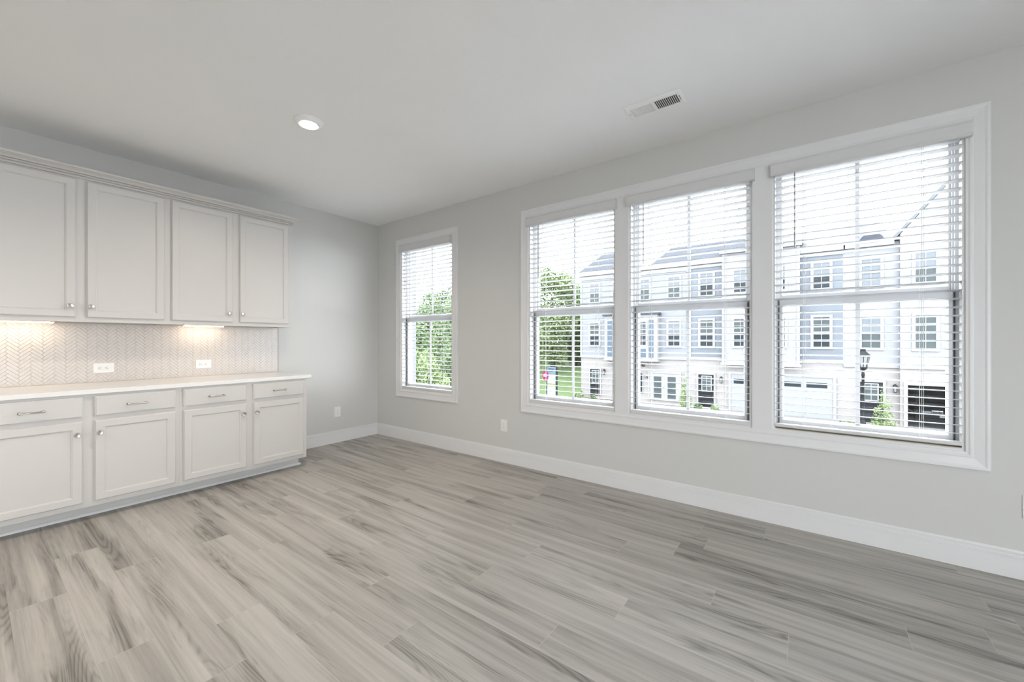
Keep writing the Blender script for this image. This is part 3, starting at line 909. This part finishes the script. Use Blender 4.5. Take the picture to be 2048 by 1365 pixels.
def xlantern(parent, x, z, y=24.0):
    bm = B()
    add_box(bm, x - 0.05, x + 0.05, y - 0.03, y - 0.001, z - 0.02, z + 0.16)
    add_tube(bm, [(x, y - 0.03, z + 0.12), (x, y - 0.10, z + 0.20), (x, y - 0.14, z + 0.19)], 0.014, 6)
    add_lathe(bm, [(0, 0.20), (0.03, 0.19), (0.10, 0.10), (0.10, 0.085), (0, 0.085)], (x, y - 0.14, z), (0, 0, 1), 8)
    add_lathe(bm, [(0, -0.22), (0.06, -0.22), (0.065, -0.19), (0, -0.19)], (x, y - 0.14, z), (0, 0, 1), 8)
    for k in range(4):
        a = PI / 4 + k * PI / 2
        add_tube(bm, [(x + 0.06 * math.cos(a), y - 0.14 + 0.06 * math.sin(a), z - 0.19), (x + 0.09 * math.cos(a), y - 0.14 + 0.09 * math.sin(a), z + 0.09)], 0.008, 4)
    lt = obj('wall_lantern', bm, 'x_black', parent)
    bm = B(); add_lathe(bm, [(0, -0.185), (0.05, -0.185), (0.078, 0.08), (0, 0.08)], (x, y - 0.14, z), (0, 0, 1), 8); obj('lantern_glass', bm, 'x_lampglass', lt)


def gable_roof(parent, x0, x1, ye, ze, yr, zr, m, name='roof'):
    """roof with ridge along x: front eave at (ye, ze), ridge at (yr, zr)"""
    bm = B(); yb = 2 * yr - ye; t_ = 0.18
    add_prism(bm, [(ye, ze), (yr, zr), (yb, ze), (yb, ze - 0.015), (yr, zr - t_), (ye, ze - 0.015)], lambda p, s: (s, p[0], p[1]), x0, x1)
    return obj(name, bm, m, parent)


T = 24.0
# left townhouse -----------------------------------------------------------
h1 = thing('townhouse', 'pale blue townhouse at the left of the row with a bay and white double door', 'house', (-5.3, T, GZ), 'townhouses across the street')
bm = B(); add_box(bm, -9.1, -1.5, T + 0.02, 34, GZ, 0.10); obj('brick_base', bm, 'x_brick', h1)
bm = B(); add_box(bm, -9.1, -1.5, T, 34, 0.101, 6.15); obj('siding_wall', bm, 'x_pale', h1)
bm = B()
add_box(bm, -9.14, -9.0, T - 0.04, T - 0.001, 0.10, 6.0); add_box(bm, -9.1, -1.5, T - 0.05, T - 0.001, 0.0, 0.20)
add_box(bm, -9.2, -1.5, T - 0.28, T + 0.02, 5.98, 6.20); add_box(bm, -9.1, -1.5, T - 0.05, T - 0.001, 5.70, 5.98)
add_box(bm, -1.66, -1.503, T - 0.05, T - 0.001, 0.20, 5.70)
obj('trim_boards', bm, 'x_trim', h1)
gable_roof(h1, -9.3, -6.6, T - 0.30, 6.22, 28.2, 8.40, 'x_roof')
gable_roof(h1, -3.95, -1.5, T - 0.30, 6.22, 29.0, 8.40, 'x_roof')
box('parapet', (-6.6, -3.95, T + 0.02, 33.9, 6.151, 6.30), 'x_trim', h1)
for x0, x1 in ((-8.37, -7.62), (-2.82, -2.08)):
    xwin(h1, x0, x1, 0.89, 2.52, T, 'x_mid' if x0 < -5 else 'x_light', 'x_dark'); xwin(h1, x0, x1, 4.03, 5.36, T, 'x_light', 'x_mid')
xwin(h1, -4.75, -4.03, 4.02, 5.36, T, 'x_light', 'x_mid')
xwin(h1, -6.6, -5.86, 4.02, 5.36, T, 'x_light', 'x_mid')
BY = T - 0.5
bm = B(); add_box(bm, -7.0, -3.36, BY, T - 0.052, -0.08, 2.98); add_box(bm, -7.06, -3.30, BY - 0.06, T - 0.052, -0.14, -0.02); by = obj('bay', bm, 'x_trim', h1)
bm = B()
add_prism(bm, [(-7.15, 2.985), (-3.2, 2.985), (-3.35, 3.30), (-7.0, 3.30)], lambda p, s: (p[0], s, p[1]), BY - 0.16, T - 0.052)
obj('bay_roof', bm, 'x_roof', by)
bm = B()
for x0, x1, z0, z1 in ((-6.80, -6.45, 0.06, 2.62), (-3.92, -3.60, 0.06, 2.62), (-4.62, -4.10, 0.06, 0.70), (-6.25, -5.75, 0.06, 0.70), (-5.5, -4.9, 0.06, 0.70)):
    add_box(bm, x0, x1, BY - 0.02, BY - 0.001, z0, z1)
obj('bay_panels', bm, 'x_panel', by)
for x0, x1 in ((-6.25, -5.75), (-5.48, -4.9), (-4.62, -4.08)): xwin(h1, x0, x1, 0.92, 2.52, BY, 'x_mid', 'x_dark', 0.07)
xdoor(h1, -8.33, -7.58, -2.72, -0.82, (-8.21, -7.62, -1.82, -0.90))
xlantern(h1, -7.22, -0.98)
bm = B()
add_box(bm, -4.10, -3.99, T - 0.06, T + 0.019, GZ + 0.2, -0.80); add_box(bm, -2.10, -1.99, T - 0.06, T + 0.019, GZ + 0.2, -0.80); add_box(bm, -3.99, -2.10, T - 0.06, T + 0.019, -0.92, -0.80)
dd = obj('door_surround', bm, 'x_trim', h1)
for x0, x1, g0, g1 in ((-3.985, -3.05, -3.73, -3.24), (-3.045, -2.105, -2.84, -2.33)):
    bm = B(); add_box(bm, x0, x1, T - 0.03, T + 0.019, GZ + 0.21, -0.93); d = obj('door', bm, 'x_trim', h1)
    bm = B(); add_box(bm, g0, g1, T - 0.036, T - 0.031, -2.55, -1.05); obj('pane', bm, 'x_mid', d)
bm = B(); add_lathe(bm, [(0, 0), (0.03, 0), (0.035, 0.04), (0, 0.06)], (-3.10, T - 0.031, -1.84), (0, -1, 0), 10); obj('knob', bm, 'x_black', d)
bm = B(); add_rings(bm, -4.66, -4.44, -2.30, -0.93, [(0, -0.019), (0, 0.03), (0.04, 0.03)], lambda u, vv, q: (u, T - q, vv)); sl = obj('sidelight', bm, 'x_trim', h1)
bm = B(); add_box(bm, -4.62, -4.50, T - 0.036, T - 0.031, -2.26, -0.97); obj('pane', bm, 'x_dark', sl)


def letters(txt, x, z, size, y, m, parent):
    cu = bpy.data.curves.new('house_number', 'FONT'); cu.body = txt; cu.size = size; cu.extrude = 0.008; cu.align_x = 'CENTER'; cu.align_y = 'CENTER'
    tmp = bpy.data.objects.new('house_number_outline', cu); C.objects.link(tmp)
    bpy.context.view_layer.update()
    me = bpy.data.meshes.new_from_object(tmp.evaluated_get(bpy.context.evaluated_depsgraph_get()))
    bpy.data.objects.remove(tmp)
    me.materials.clear(); me.materials.append(M[m])
    o = bpy.data.objects.new('house_number', me); C.objects.link(o)
    o.rotation_euler = (PI / 2, 0, 0); o.parent = parent; o.location = Vector((x, y, z)) - parent.location
    return o


letters('19', -4.26, -1.25, 0.26, T - 0.01, 'x_black', h1)
letters('48', -4.46, -0.44, 0.27, T - 0.01, 'x_black', h1)

# middle townhouse ---------------------------------------------------------
h2 = thing('townhouse', 'blue and white townhouse in the middle of the row with a closed wide garage', 'house', (2.3, T, GZ), 'townhouses across the street')
bm = B()
wall_holes(bm, [-1.499, 6.03], [GZ, 0.10], [], lambda u, vv, d: (u, T + 0.02 + d, vv), 10)
obj('brick_base', bm, 'x_brick', h2)
bm = B(); add_box(bm, -1.499, 0.40, T, 34, 0.101, 6.15); add_box(bm, 4.2, 6.03, T, 34, 0.101, 6.15); obj('siding_wall', bm, 'x_blue', h2)
bm = B(); add_box(bm, 0.401, 4.199, T - 0.4, 33.9, -0.05, 6.50); obj('batten_wall', bm, 'x_batten', h2)
bm = B()
add_box(bm, -1.498, -1.40, T - 0.05, T - 0.001, 0.22, 5.78); add_box(bm, -1.498, 0.40, T - 0.05, T - 0.001, 0.05, 0.22); add_box(bm, 4.2, 6.03, T - 0.05, T - 0.001, 0.05, 0.22)
add_box(bm, -1.498, 0.40, T - 0.28, T + 0.02, 5.98, 6.20); add_box(bm, 4.2, 6.03, T - 0.28, T + 0.02, 5.98, 6.20)
add_box(bm, -1.439, 0.40, T - 0.05, T - 0.001, 5.78, 5.98); add_box(bm, 4.2, 6.03, T - 0.05, T - 0.001, 5.78, 5.98)
add_box(bm, 0.30, 4.3, T - 0.62, T - 0.405, 6.40, 6.66); add_box(bm, 0.34, 4.26, T - 0.46, T - 0.401, -0.20, -0.05)
for x in (0.41, 4.06): add_box(bm, x, x + 0.13, T - 0.44, T - 0.401, -0.05, 6.40)
obj('trim_boards', bm, 'x_trim', h2)
gable_roof(h2, -1.495, 2.9, T - 0.30, 6.22, 29.0, 8.40, 'x_roof')
gable_roof(h2, 2.9, 6.045, T - 0.30, 6.22, 29.0, 8.40, 'x_roof_glare')
bm = B(); add_prism(bm, [(T - 0.64, 6.665), (T + 1.0, 6.95), (T + 1.0, 6.70), (T - 0.64, 6.661)], lambda p, s: (s, p[0], p[1]), 0.25, 4.35); obj('shed_roof', bm, 'x_roof', h2)
for x0, x1 in ((-0.89, -0.14), (4.76, 5.50)):
    xwin(h2, x0, x1, 0.88, 2.52, T, 'x_mid', 'x_dark'); xwin(h2, x0, x1, 4.04, 5.42, T, 'x_light', 'x_dark')
for x0, x1 in ((1.02, 1.72), (2.85, 3.55)):
    xwin(h2, x0, x1, 0.90, 2.52, T - 0.4, 'x_mid', 'x_dark'); xwin(h2, x0, x1, 4.06, 5.36, T - 0.4, 'x_light', 'x_dark')
xdoor(h2, -0.98, -0.10, -2.85, -0.86, (-0.80, -0.21, -1.92, -0.93))
xlantern(h2, 0.32, -1.12)
bm = B(); add_box(bm, 0.70, 0.83, T - 0.06, T + 0.019, GZ, -0.60); add_box(bm, 5.62, 5.75, T - 0.06, T + 0.019, GZ, -0.60); add_box(bm, 0.83, 5.62, T - 0.06, T + 0.019, -0.76, -0.60)
gs = obj('garage_surround', bm, 'x_trim', h2)
bm = B(); add_box(bm, 0.835, 5.615, T - 0.03, T + 0.019, GZ, -0.765); gd = obj('garage_door', bm, 'x_garage', h2)
for x0, x1 in ((0.98, 1.86), (2.12, 3.0), (3.36, 4.24), (4.48, 5.38)):
    bm = B(); add_box(bm, x0, x1, T - 0.036, T - 0.031, -1.31, -1.03); obj('pane', bm, 'x_dark', gd)

# right townhouse ----------------------------------------------------------
h3 = thing('townhouse', 'white townhouse at the right of the row with a gable and open garage', 'house', (9.6, T, GZ), 'townhouses across the street')
bm = B(); add_box(bm, 6.031, 8.16, T + 0.02, 34, GZ, -0.10); obj('brick_base', bm, 'x_brick', h3)
bm = B(); add_box(bm, 6.031, 8.16, T, 34, -0.099, 6.15); obj('siding_wall', bm, 'x_white', h3)
GYF = T - 0.3
bm = B()
wall_holes(bm, [8.161, 8.42, 11.2, 13.4], [GZ, -0.90, -0.10], [(8.42, 11.2, GZ, -0.90)], lambda u, vv, d: (u, GYF + 0.02 + d, vv), 0.3)
obj('brick_front', bm, 'x_brick', h3)
bm = B()
add_prism(bm, [(8.161, -0.099), (13.4, -0.099), (13.4, 6.43), (10.78, 9.815), (8.161, 6.43)], lambda p, s: (p[0], s, p[1]), GYF, 33.9)
obj('gable_wall', bm, 'x_white', h3)
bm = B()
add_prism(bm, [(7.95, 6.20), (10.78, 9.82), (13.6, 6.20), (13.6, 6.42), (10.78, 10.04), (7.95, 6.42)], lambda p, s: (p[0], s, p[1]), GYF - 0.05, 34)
obj('roof', bm, 'x_roof_glare', h3)
gable_roof(h3, 6.05, 7.94, T - 0.30, 6.22, 29.0, 8.40, 'x_roof_glare')
bm = B()
prof = [(0.46 * math.cos(PI * k / 14), 0.36 * math.sin(PI * k / 14)) for k in range(15)]
add_prism(bm, prof, lambda p, s: (7.1 + p[0], s, 6.24 + p[1]), T - 0.45, T + 0.6); obj('eyebrow_roof', bm, 'x_roof', h3)
bm = B(); add_box(bm, 6.1, 7.95, T - 0.28, T + 0.02, 5.98, 6.20); add_box(bm, 6.05, 8.16, T - 0.05, T - 0.001, -0.12, 0.02); add_box(bm, 8.15, 13.4, GYF - 0.05, GYF - 0.001, -0.12, 0.02)
add_box(bm, 8.42 - 0.14, 8.42, GYF - 0.04, GYF + 0.019, GZ, -0.76); add_box(bm, 11.2, 11.34, GYF - 0.04, GYF + 0.019, GZ, -0.76); add_box(bm, 8.42, 11.2, GYF - 0.04, GYF + 0.019, -0.90, -0.76)
obj('trim_boards', bm, 'x_trim', h3)
xwin(h3, 6.74, 7.50, 0.85, 2.46, T, 'x_light', 'x_mid'); xwin(h3, 6.74, 7.50, 4.00, 5.38, T, 'x_light', 'x_light')
xwin(h3, 8.66, 9.40, 0.83, 2.46, GYF, 'x_mid', 'x_mid'); xwin(h3, 8.66, 9.40, 4.00, 5.45, GYF, 'x_light', 'x_mid')
xdoor(h3, 6.70, 7.57, GZ, -0.86, (6.84, 7.41, -1.82, -0.92))
xlantern(h3, 8.00, -1.10)
bm = B()
add_box(bm, 8.2, 8.3, GYF + 0.33, 30, GZ, -0.4); add_box(bm, 11.5, 11.6, GYF + 0.33, 30, GZ, -0.4); add_box(bm, 8.2, 11.6, 30, 30.1, GZ, -0.4); add_box(bm, 8.2, 11.6, GYF + 0.33, 30, -0.5, -0.4); add_box(bm, 8.3, 11.5, GYF + 0.33, 30, GZ - 0.1, GZ + 0.01)
obj('garage_room', bm, 'garagedark', h3)

# car nose in the open garage
cr = thing('car', 'dark car parked nose out in the open garage', 'car', (9.95, 27.3, GZ + 0.01))
cx = 9.95; GF = GZ + 0.012
sec = [(25.35, 0.30, 0.62, 0.80), (25.42, 0.22, 0.74, 0.88), (25.7, 0.20, 0.84, 0.90), (26.6, 0.20, 0.96, 0.91), (27.3, 0.20, 1.40, 0.86), (28.4, 0.20, 1.46, 0.86), (29.2, 0.22, 1.10, 0.90), (29.6, 0.35, 1.0, 0.82)]
bm = B(); rows = []
for y, zb, zt, hw in sec:
    r = []
    zs = min(zt, 0.92)
    for px_, pz in ((-hw * 0.95, zb), (-hw, zb + 0.15), (-hw, zs - 0.10), (-hw * 0.86, zs), (-hw * (0.70 if zt > 1.05 else 0.6), zt), (hw * (0.70 if zt > 1.05 else 0.6), zt), (hw * 0.86, zs), (hw, zs - 0.10), (hw, zb + 0.15), (hw * 0.95, zb)):
        r.append(bm.verts.new((cx + px_, y, GF + pz)))
    rows.append(r)
for A, Bq in zip(rows, rows[1:]):
    for i in range(10):
        j = (i + 1) % 10
        bm.faces.new((A[i], A[j], Bq[j], Bq[i]))
bm.faces.new(rows[0]); bm.faces.new(rows[-1][::-1])
obj('body', bm, 'carpaint', cr, smooth=False)
for s in (-1, 1):
    bm = B(); add_rings(bm, cx + s * 0.24 - 0.20, cx + s * 0.24 + 0.20, GF + 0.46, GF + 0.66, [(0, 0.0), (0.0, 0.04), (0.025, 0.045), (0.03, 0.01)], lambda u, vv, d: (u, 25.35 - d, vv), cap=False, back=False)
    for k in range(7): add_box(bm, cx + s * 0.24 - 0.16 + k * 0.05, cx + s * 0.24 - 0.145 + k * 0.05, 25.31, 25.349, GF + 0.48, GF + 0.64)
    obj('grille', bm, 'chrome', cr)
    bm = B(); add_box(bm, cx + s * 0.62 - 0.16, cx + s * 0.62 + 0.16, 25.33, 25.349, GF + 0.50, GF + 0.61); obj('headlight', bm, 'headlamp', cr)
    for y in (26.1, 28.9):
        bm = B(); add_lathe(bm, [(0, 0), (0.32, 0), (0.33, 0.04), (0.33, 0.18), (0.30, 0.22), (0, 0.20)], (cx + s * 0.70, y, GF + 0.33), (s, 0, 0), 24); obj('wheel', bm, 'x_black', cr)
bm = B(); add_box(bm, cx - 0.16, cx + 0.16, 25.325, 25.349, GF + 0.33, GF + 0.42); obj('license_plate', bm, 'x_trim', cr)

# street lamp
sx, sy = 6.49, 20.0
t = thing('street_lamp', 'black street lamp post with a glass lantern in front of the right door', 'lamp', (sx, sy, GZ + 0.06))
bm = B(); add_lathe(bm, [(0, 0.0), (0.17, 0.0), (0.17, 0.12), (0.11, 0.22), (0.09, 0.60), (0.06, 0.70), (0.05, 2.55), (0.07, 2.60), (0.05, 2.66), (0.05, 2.80), (0, 2.80)], (sx, sy, GZ + 0.06), (0, 0, 1), 16); obj('post', bm, 'x_black', t, smooth=True)
z0 = GZ + 0.06
bm = B(); add_lathe(bm, [(0, 2.80), (0.07, 2.80), (0.15, 2.90), (0.15, 2.95), (0, 2.95)], (sx, sy, z0), (0, 0, 1), 8); obj('lantern_base', bm, 'x_black', t)
bm = B(); add_lathe(bm, [(0, 2.951), (0.13, 2.951), (0.22, 3.42), (0, 3.42)], (sx, sy, z0), (0, 0, 1), 8); obj('lantern_glass', bm, 'x_lampglass', t)
bm = B(); add_lathe(bm, [(0, 3.421), (0.26, 3.421), (0.25, 3.47), (0.12, 3.60), (0.09, 3.64), (0.09, 3.72), (0, 3.74)], (sx, sy, z0), (0, 0, 1), 8)
for k in range(8):
    a = 2 * PI * k / 8
    add_tube(bm, [(sx + 0.135 * math.cos(a), sy + 0.135 * math.sin(a), z0 + 2.95), (sx + 0.225 * math.cos(a), sy + 0.225 * math.sin(a), z0 + 3.42)], 0.012, 4)
obj('lantern_cap', bm, 'x_black', t)

# real-estate sign on the lawn
qx, qy = -8.42, 18.6
gz = GZ + 0.015
t = thing('yard_sign', 'white yard sign with dark header and pink tag on the lawn', 'sign', (qx, qy, gz))
bm = B()
for s in (-0.36, 0.36): add_box(bm, qx + s - 0.05, qx + s + 0.05, qy - 0.03, qy + 0.03, gz, gz + 2.5)
obj('post', bm, 'navy', t)
bm = B(); add_box(bm, qx - 0.30, qx + 0.30, qy - 0.045, qy - 0.031, gz + 0.62, gz + 2.02); pn = obj('panel', bm, 'x_trim', t)
bm = B(); add_box(bm, qx - 0.30, qx + 0.30, qy - 0.0495, qy - 0.0455, gz + 1.30, gz + 1.46); obj('lime_band', bm, 'lime', pn)
bm = B(); add_box(bm, qx - 0.31, qx + 0.31, qy - 0.0455, qy - 0.031, gz + 2.04, gz + 2.50); hd = obj('header', bm, 'signblue', t)
bm = B()
for k, (a, b) in enumerate(((-0.22, 0.20), (-0.25, 0.10))): add_box(bm, qx + a, qx + b, qy - 0.0495, qy - 0.046, gz + 2.34 - k * 0.13, gz + 2.40 - k * 0.13)
obj('header_text_lines', bm, 'navy', hd)
bm = B(); add_box(bm, qx - 0.31, qx + 0.31, qy - 0.0455, qy - 0.031, gz + 0.40, gz + 0.60); obj('footer', bm, 'navy', t)
bm = B()
pts = [(0.24 * math.cos(a) * (1.0 if math.sin(a) > 0 else 0.9), 0.30 * math.sin(a) + (0.0 if math.sin(a) > 0 else -0.06 * (1 - abs(math.cos(a))))) for a in [2 * PI * k / 20 for k in range(20)]]
add_prism(bm, pts, lambda p, s: (qx - 0.42 + p[0], s, gz + 1.93 + p[1]), qy - 0.085, qy - 0.066); tg = obj('pink_tag', bm, 'pink', t)
bm = B(); add_box(bm, qx - 0.53, qx - 0.31, qy - 0.09, qy - 0.0855, gz + 1.98, gz + 2.04); add_box(bm, qx - 0.55, qx - 0.29, qy - 0.09, qy - 0.0855, gz + 1.86, gz + 1.93); obj('tag_text_lines', bm, 'x_trim', tg)

bm = B(); add_box(bm, -3.25, -2.15, 22.75, 23.35, GZ, GZ + 0.02)
tag(obj('doormat', bm, 'mat'), 'blue grey doormat before the white double door', 'mat')


# ------------------------------------------------------------------ plants
def foliage(bm, rng, blobs, n, size, droop=0.0):
    """n leaf sprays scattered through overlapping ellipsoids"""
    tot = sum(b[3] * b[4] * b[5] for b in blobs)
    for (cx_, cy_, cz_, rx, ry, rz) in blobs:
        for _ in range(max(4, int(n * rx * ry * rz / tot))):
            d = Vector((rng.gauss(0, 1), rng.gauss(0, 1), rng.gauss(0, 1))).normalized() * (rng.random() ** 0.35)
            p = Vector((cx_ + d.x * rx, cy_ + d.y * ry, cz_ + d.z * rz))
            s = size * rng.uniform(0.6, 1.3)
            a = Vector((rng.gauss(0, 1), rng.gauss(0, 1), rng.gauss(0, 0.6) - droop)).normalized()
            b = a.cross(Vector((rng.gauss(0, 1), rng.gauss(0, 1), rng.gauss(0, 1)))).normalized()
            q = [p - a * s, p + b * s * 0.45 + a * s * 0.1, p + a * s, p - b * s * 0.45 + a * s * 0.1]
            bm.faces.new([bm.verts.new(v_) for v_ in q])


def tree(name, label, cat, x, y, z, h, r, m, n, size, seed, group=None, trunk=0.3, droop=0.0, conic=False, low=0.15):
    rng = random.Random(seed)
    t = thing(name, label, cat, (x, y, z), group)
    bm = B()
    add_tube(bm, [(x, y, z - 0.02), (x + 0.03 * r, y, z + h * 0.35), (x - 0.04 * r, y + 0.03 * r, z + h * 0.7)], [trunk * 0.5, trunk * 0.38, trunk * 0.15], 8)
    for k in range(5):
        a = rng.uniform(0, 2 * PI); zz = z + h * (0.25 + 0.09 * k)
        add_tube(bm, [(x, y, zz), (x + math.cos(a) * r * 0.55, y + math.sin(a) * r * 0.55, zz + h * 0.12)], [trunk * 0.16, trunk * 0.05], 5)
    obj('trunk', bm, 'x_bark', t)
    blobs = []
    if conic:
        for k in range(9):
            q = k / 8
            rr = r * (1.0 - 0.85 * q) * (0.7 + 0.3 * min(1, q * 6))
            blobs.append((x + rng.uniform(-.12, .12) * r, y + rng.uniform(-.12, .12) * r, z + h * (low + (0.97 - low) * q), rr, rr, h * 0.09))
    else:
        blobs.append((x, y, z + h * (0.5 + low / 2), r * 0.62, r * 0.62, h * (0.44 - low / 3)))
        for k in range(13):
            a = rng.uniform(0, 2 * PI); q = rng.uniform(0, 1)
            rad = r * 0.62 * math.sqrt(max(0.05, 1 - (2 * q - 1) ** 2))
            blobs.append((x + math.cos(a) * rad, y + math.sin(a) * rad, z + h * (low + 0.12 + (0.76 - low) * q), r * rng.uniform(0.28, 0.42), r * rng.uniform(0.28, 0.42), h * rng.uniform(0.09, 0.15)))
    bm = B(); foliage(bm, rng, blobs, int(n * 1.5), size * 0.75, droop)
    obj('crown', bm, m, t)
    return t


tg_ = 'trees beyond the windows'
tree('broadleaf_tree', 'low dense green tree between yard sign and left townhouse', 'tree', -14.2, 33.4, -1.4, 5.6, 1.9, 'leafB', 7000, 0.17, 31, tg_, 0.4, low=-0.05)
tree('broadleaf_tree', 'tall bright green tree beside the left townhouse seen through the joined windows', 'tree', -15.1, 30.0, -2.0, 10.8, 3.0, 'leafA', 9000, 0.19, 3, tg_, 0.5, low=0.02)
tree('broadleaf_tree', 'darker green tree close behind the left end of the townhouse row', 'tree', -15.9, 37.5, -1.0, 9.2, 2.9, 'leafB', 6500, 0.20, 4, tg_, 0.5, low=0.02)
tree('broadleaf_tree', 'dark green tree behind the yard sign', 'tree', -19.6, 33.6, -1.4, 7.2, 2.4, 'leafB', 6500, 0.20, 5, tg_, 0.5, low=0.0)
tree('broadleaf_tree', 'tallest slim green tree in the middle of the small window', 'tree', -12.3, 12.0, GZ - 0.01, 7.5, 1.25, 'leafC', 9000, 0.12, 6, tg_, 0.35, 0.5, low=0.02)
tree('broadleaf_tree', 'rounded green tree at the right edge of the small window', 'tree', -14.0, 15.4, GZ + 0.0, 7.6, 1.6, 'leafC', 8000, 0.13, 7, tg_, 0.35, 0.5, low=0.02)
tree('broadleaf_tree', 'bushy dark green tree low in the small window', 'tree', -16.3, 13.2, GZ + 0.0, 5.6, 1.6, 'leafB', 8000, 0.14, 8, tg_, 0.35, 0.3, low=0.0)
tree('weeping_tree', 'light green drooping tree low in the small window', 'tree', -9.7, 9.4, GZ - 0.06, 4.0, 1.15, 'leafA', 5000, 0.10, 9, tg_, 0.2, 1.6, low=0.05)
tree('broadleaf_tree', 'green tree far behind the others in the small window', 'tree', -22.0, 22.0, -2.6, 9.0, 3.6, 'leafB', 6000, 0.22, 10, tg_, 0.4, low=0.0)

rng = random.Random(77)
bm = B(); foliage(bm, rng, [(-28 + 1.5 * k, 46 + rng.uniform(-.8, .8), 1.2 + rng.uniform(-.5, .7), 1.6, 1.4, 3.4) for k in range(9)], 9000, 0.24)
tag(obj('hedge', bm, 'leafB'), 'dark green hedge line far behind the lawn and trees', 'hedge')

tree('young_tree', 'bushy young green tree between white double door and black door', 'tree', -1.30, 22.0, GZ + 0.04, 2.15, 0.50, 'leafA', 1150, 0.062, 11, None, 0.06, conic=True, low=0.10)
tree('young_tree', 'feathery young green tree before the right black door', 'tree', 7.15, 20.3, GZ + 0.05, 2.05, 0.56, 'leafA', 1150, 0.062, 12, None, 0.06, conic=True, low=0.08)


def shrub(x, y, z, r, h, m, seed, label, n=260):
    rng = random.Random(seed)
    bm = B(); foliage(bm, rng, [(x, y, z + h * 0.5, r, r, h * 0.5)], n, r * 0.24)
    return tag(obj('shrub', bm, m), label, 'shrub', 'low shrubs by the townhouses')


shrub(-0.66, 22.35, GZ + 0.05, 0.24, 0.42, 'leafB', 21, 'low round shrub right of the bushy young tree')
shrub(0.30, 21.9, GZ + 0.05, 0.26, 0.46, 'leafC', 22, 'low round shrub under the middle black door')
shrub(-8.25, 22.2, GZ + 0.05, 0.30, 0.50, 'leafC', 23, 'low shrub left of the leftmost black door')
shrub(-7.30, 22.2, GZ + 0.05, 0.26, 0.40, 'leafB', 24, 'low shrub right of the leftmost black door')
shrub(6.05, 21.2, GZ + 0.05, 0.34, 0.36, 'leafB', 25, 'low spiky plant left of the street lamp')
shrub(7.72, 19.5, GZ + 0.05, 0.40, 0.55, 'leafC', 26, 'low green shrub right of the feathery young tree')
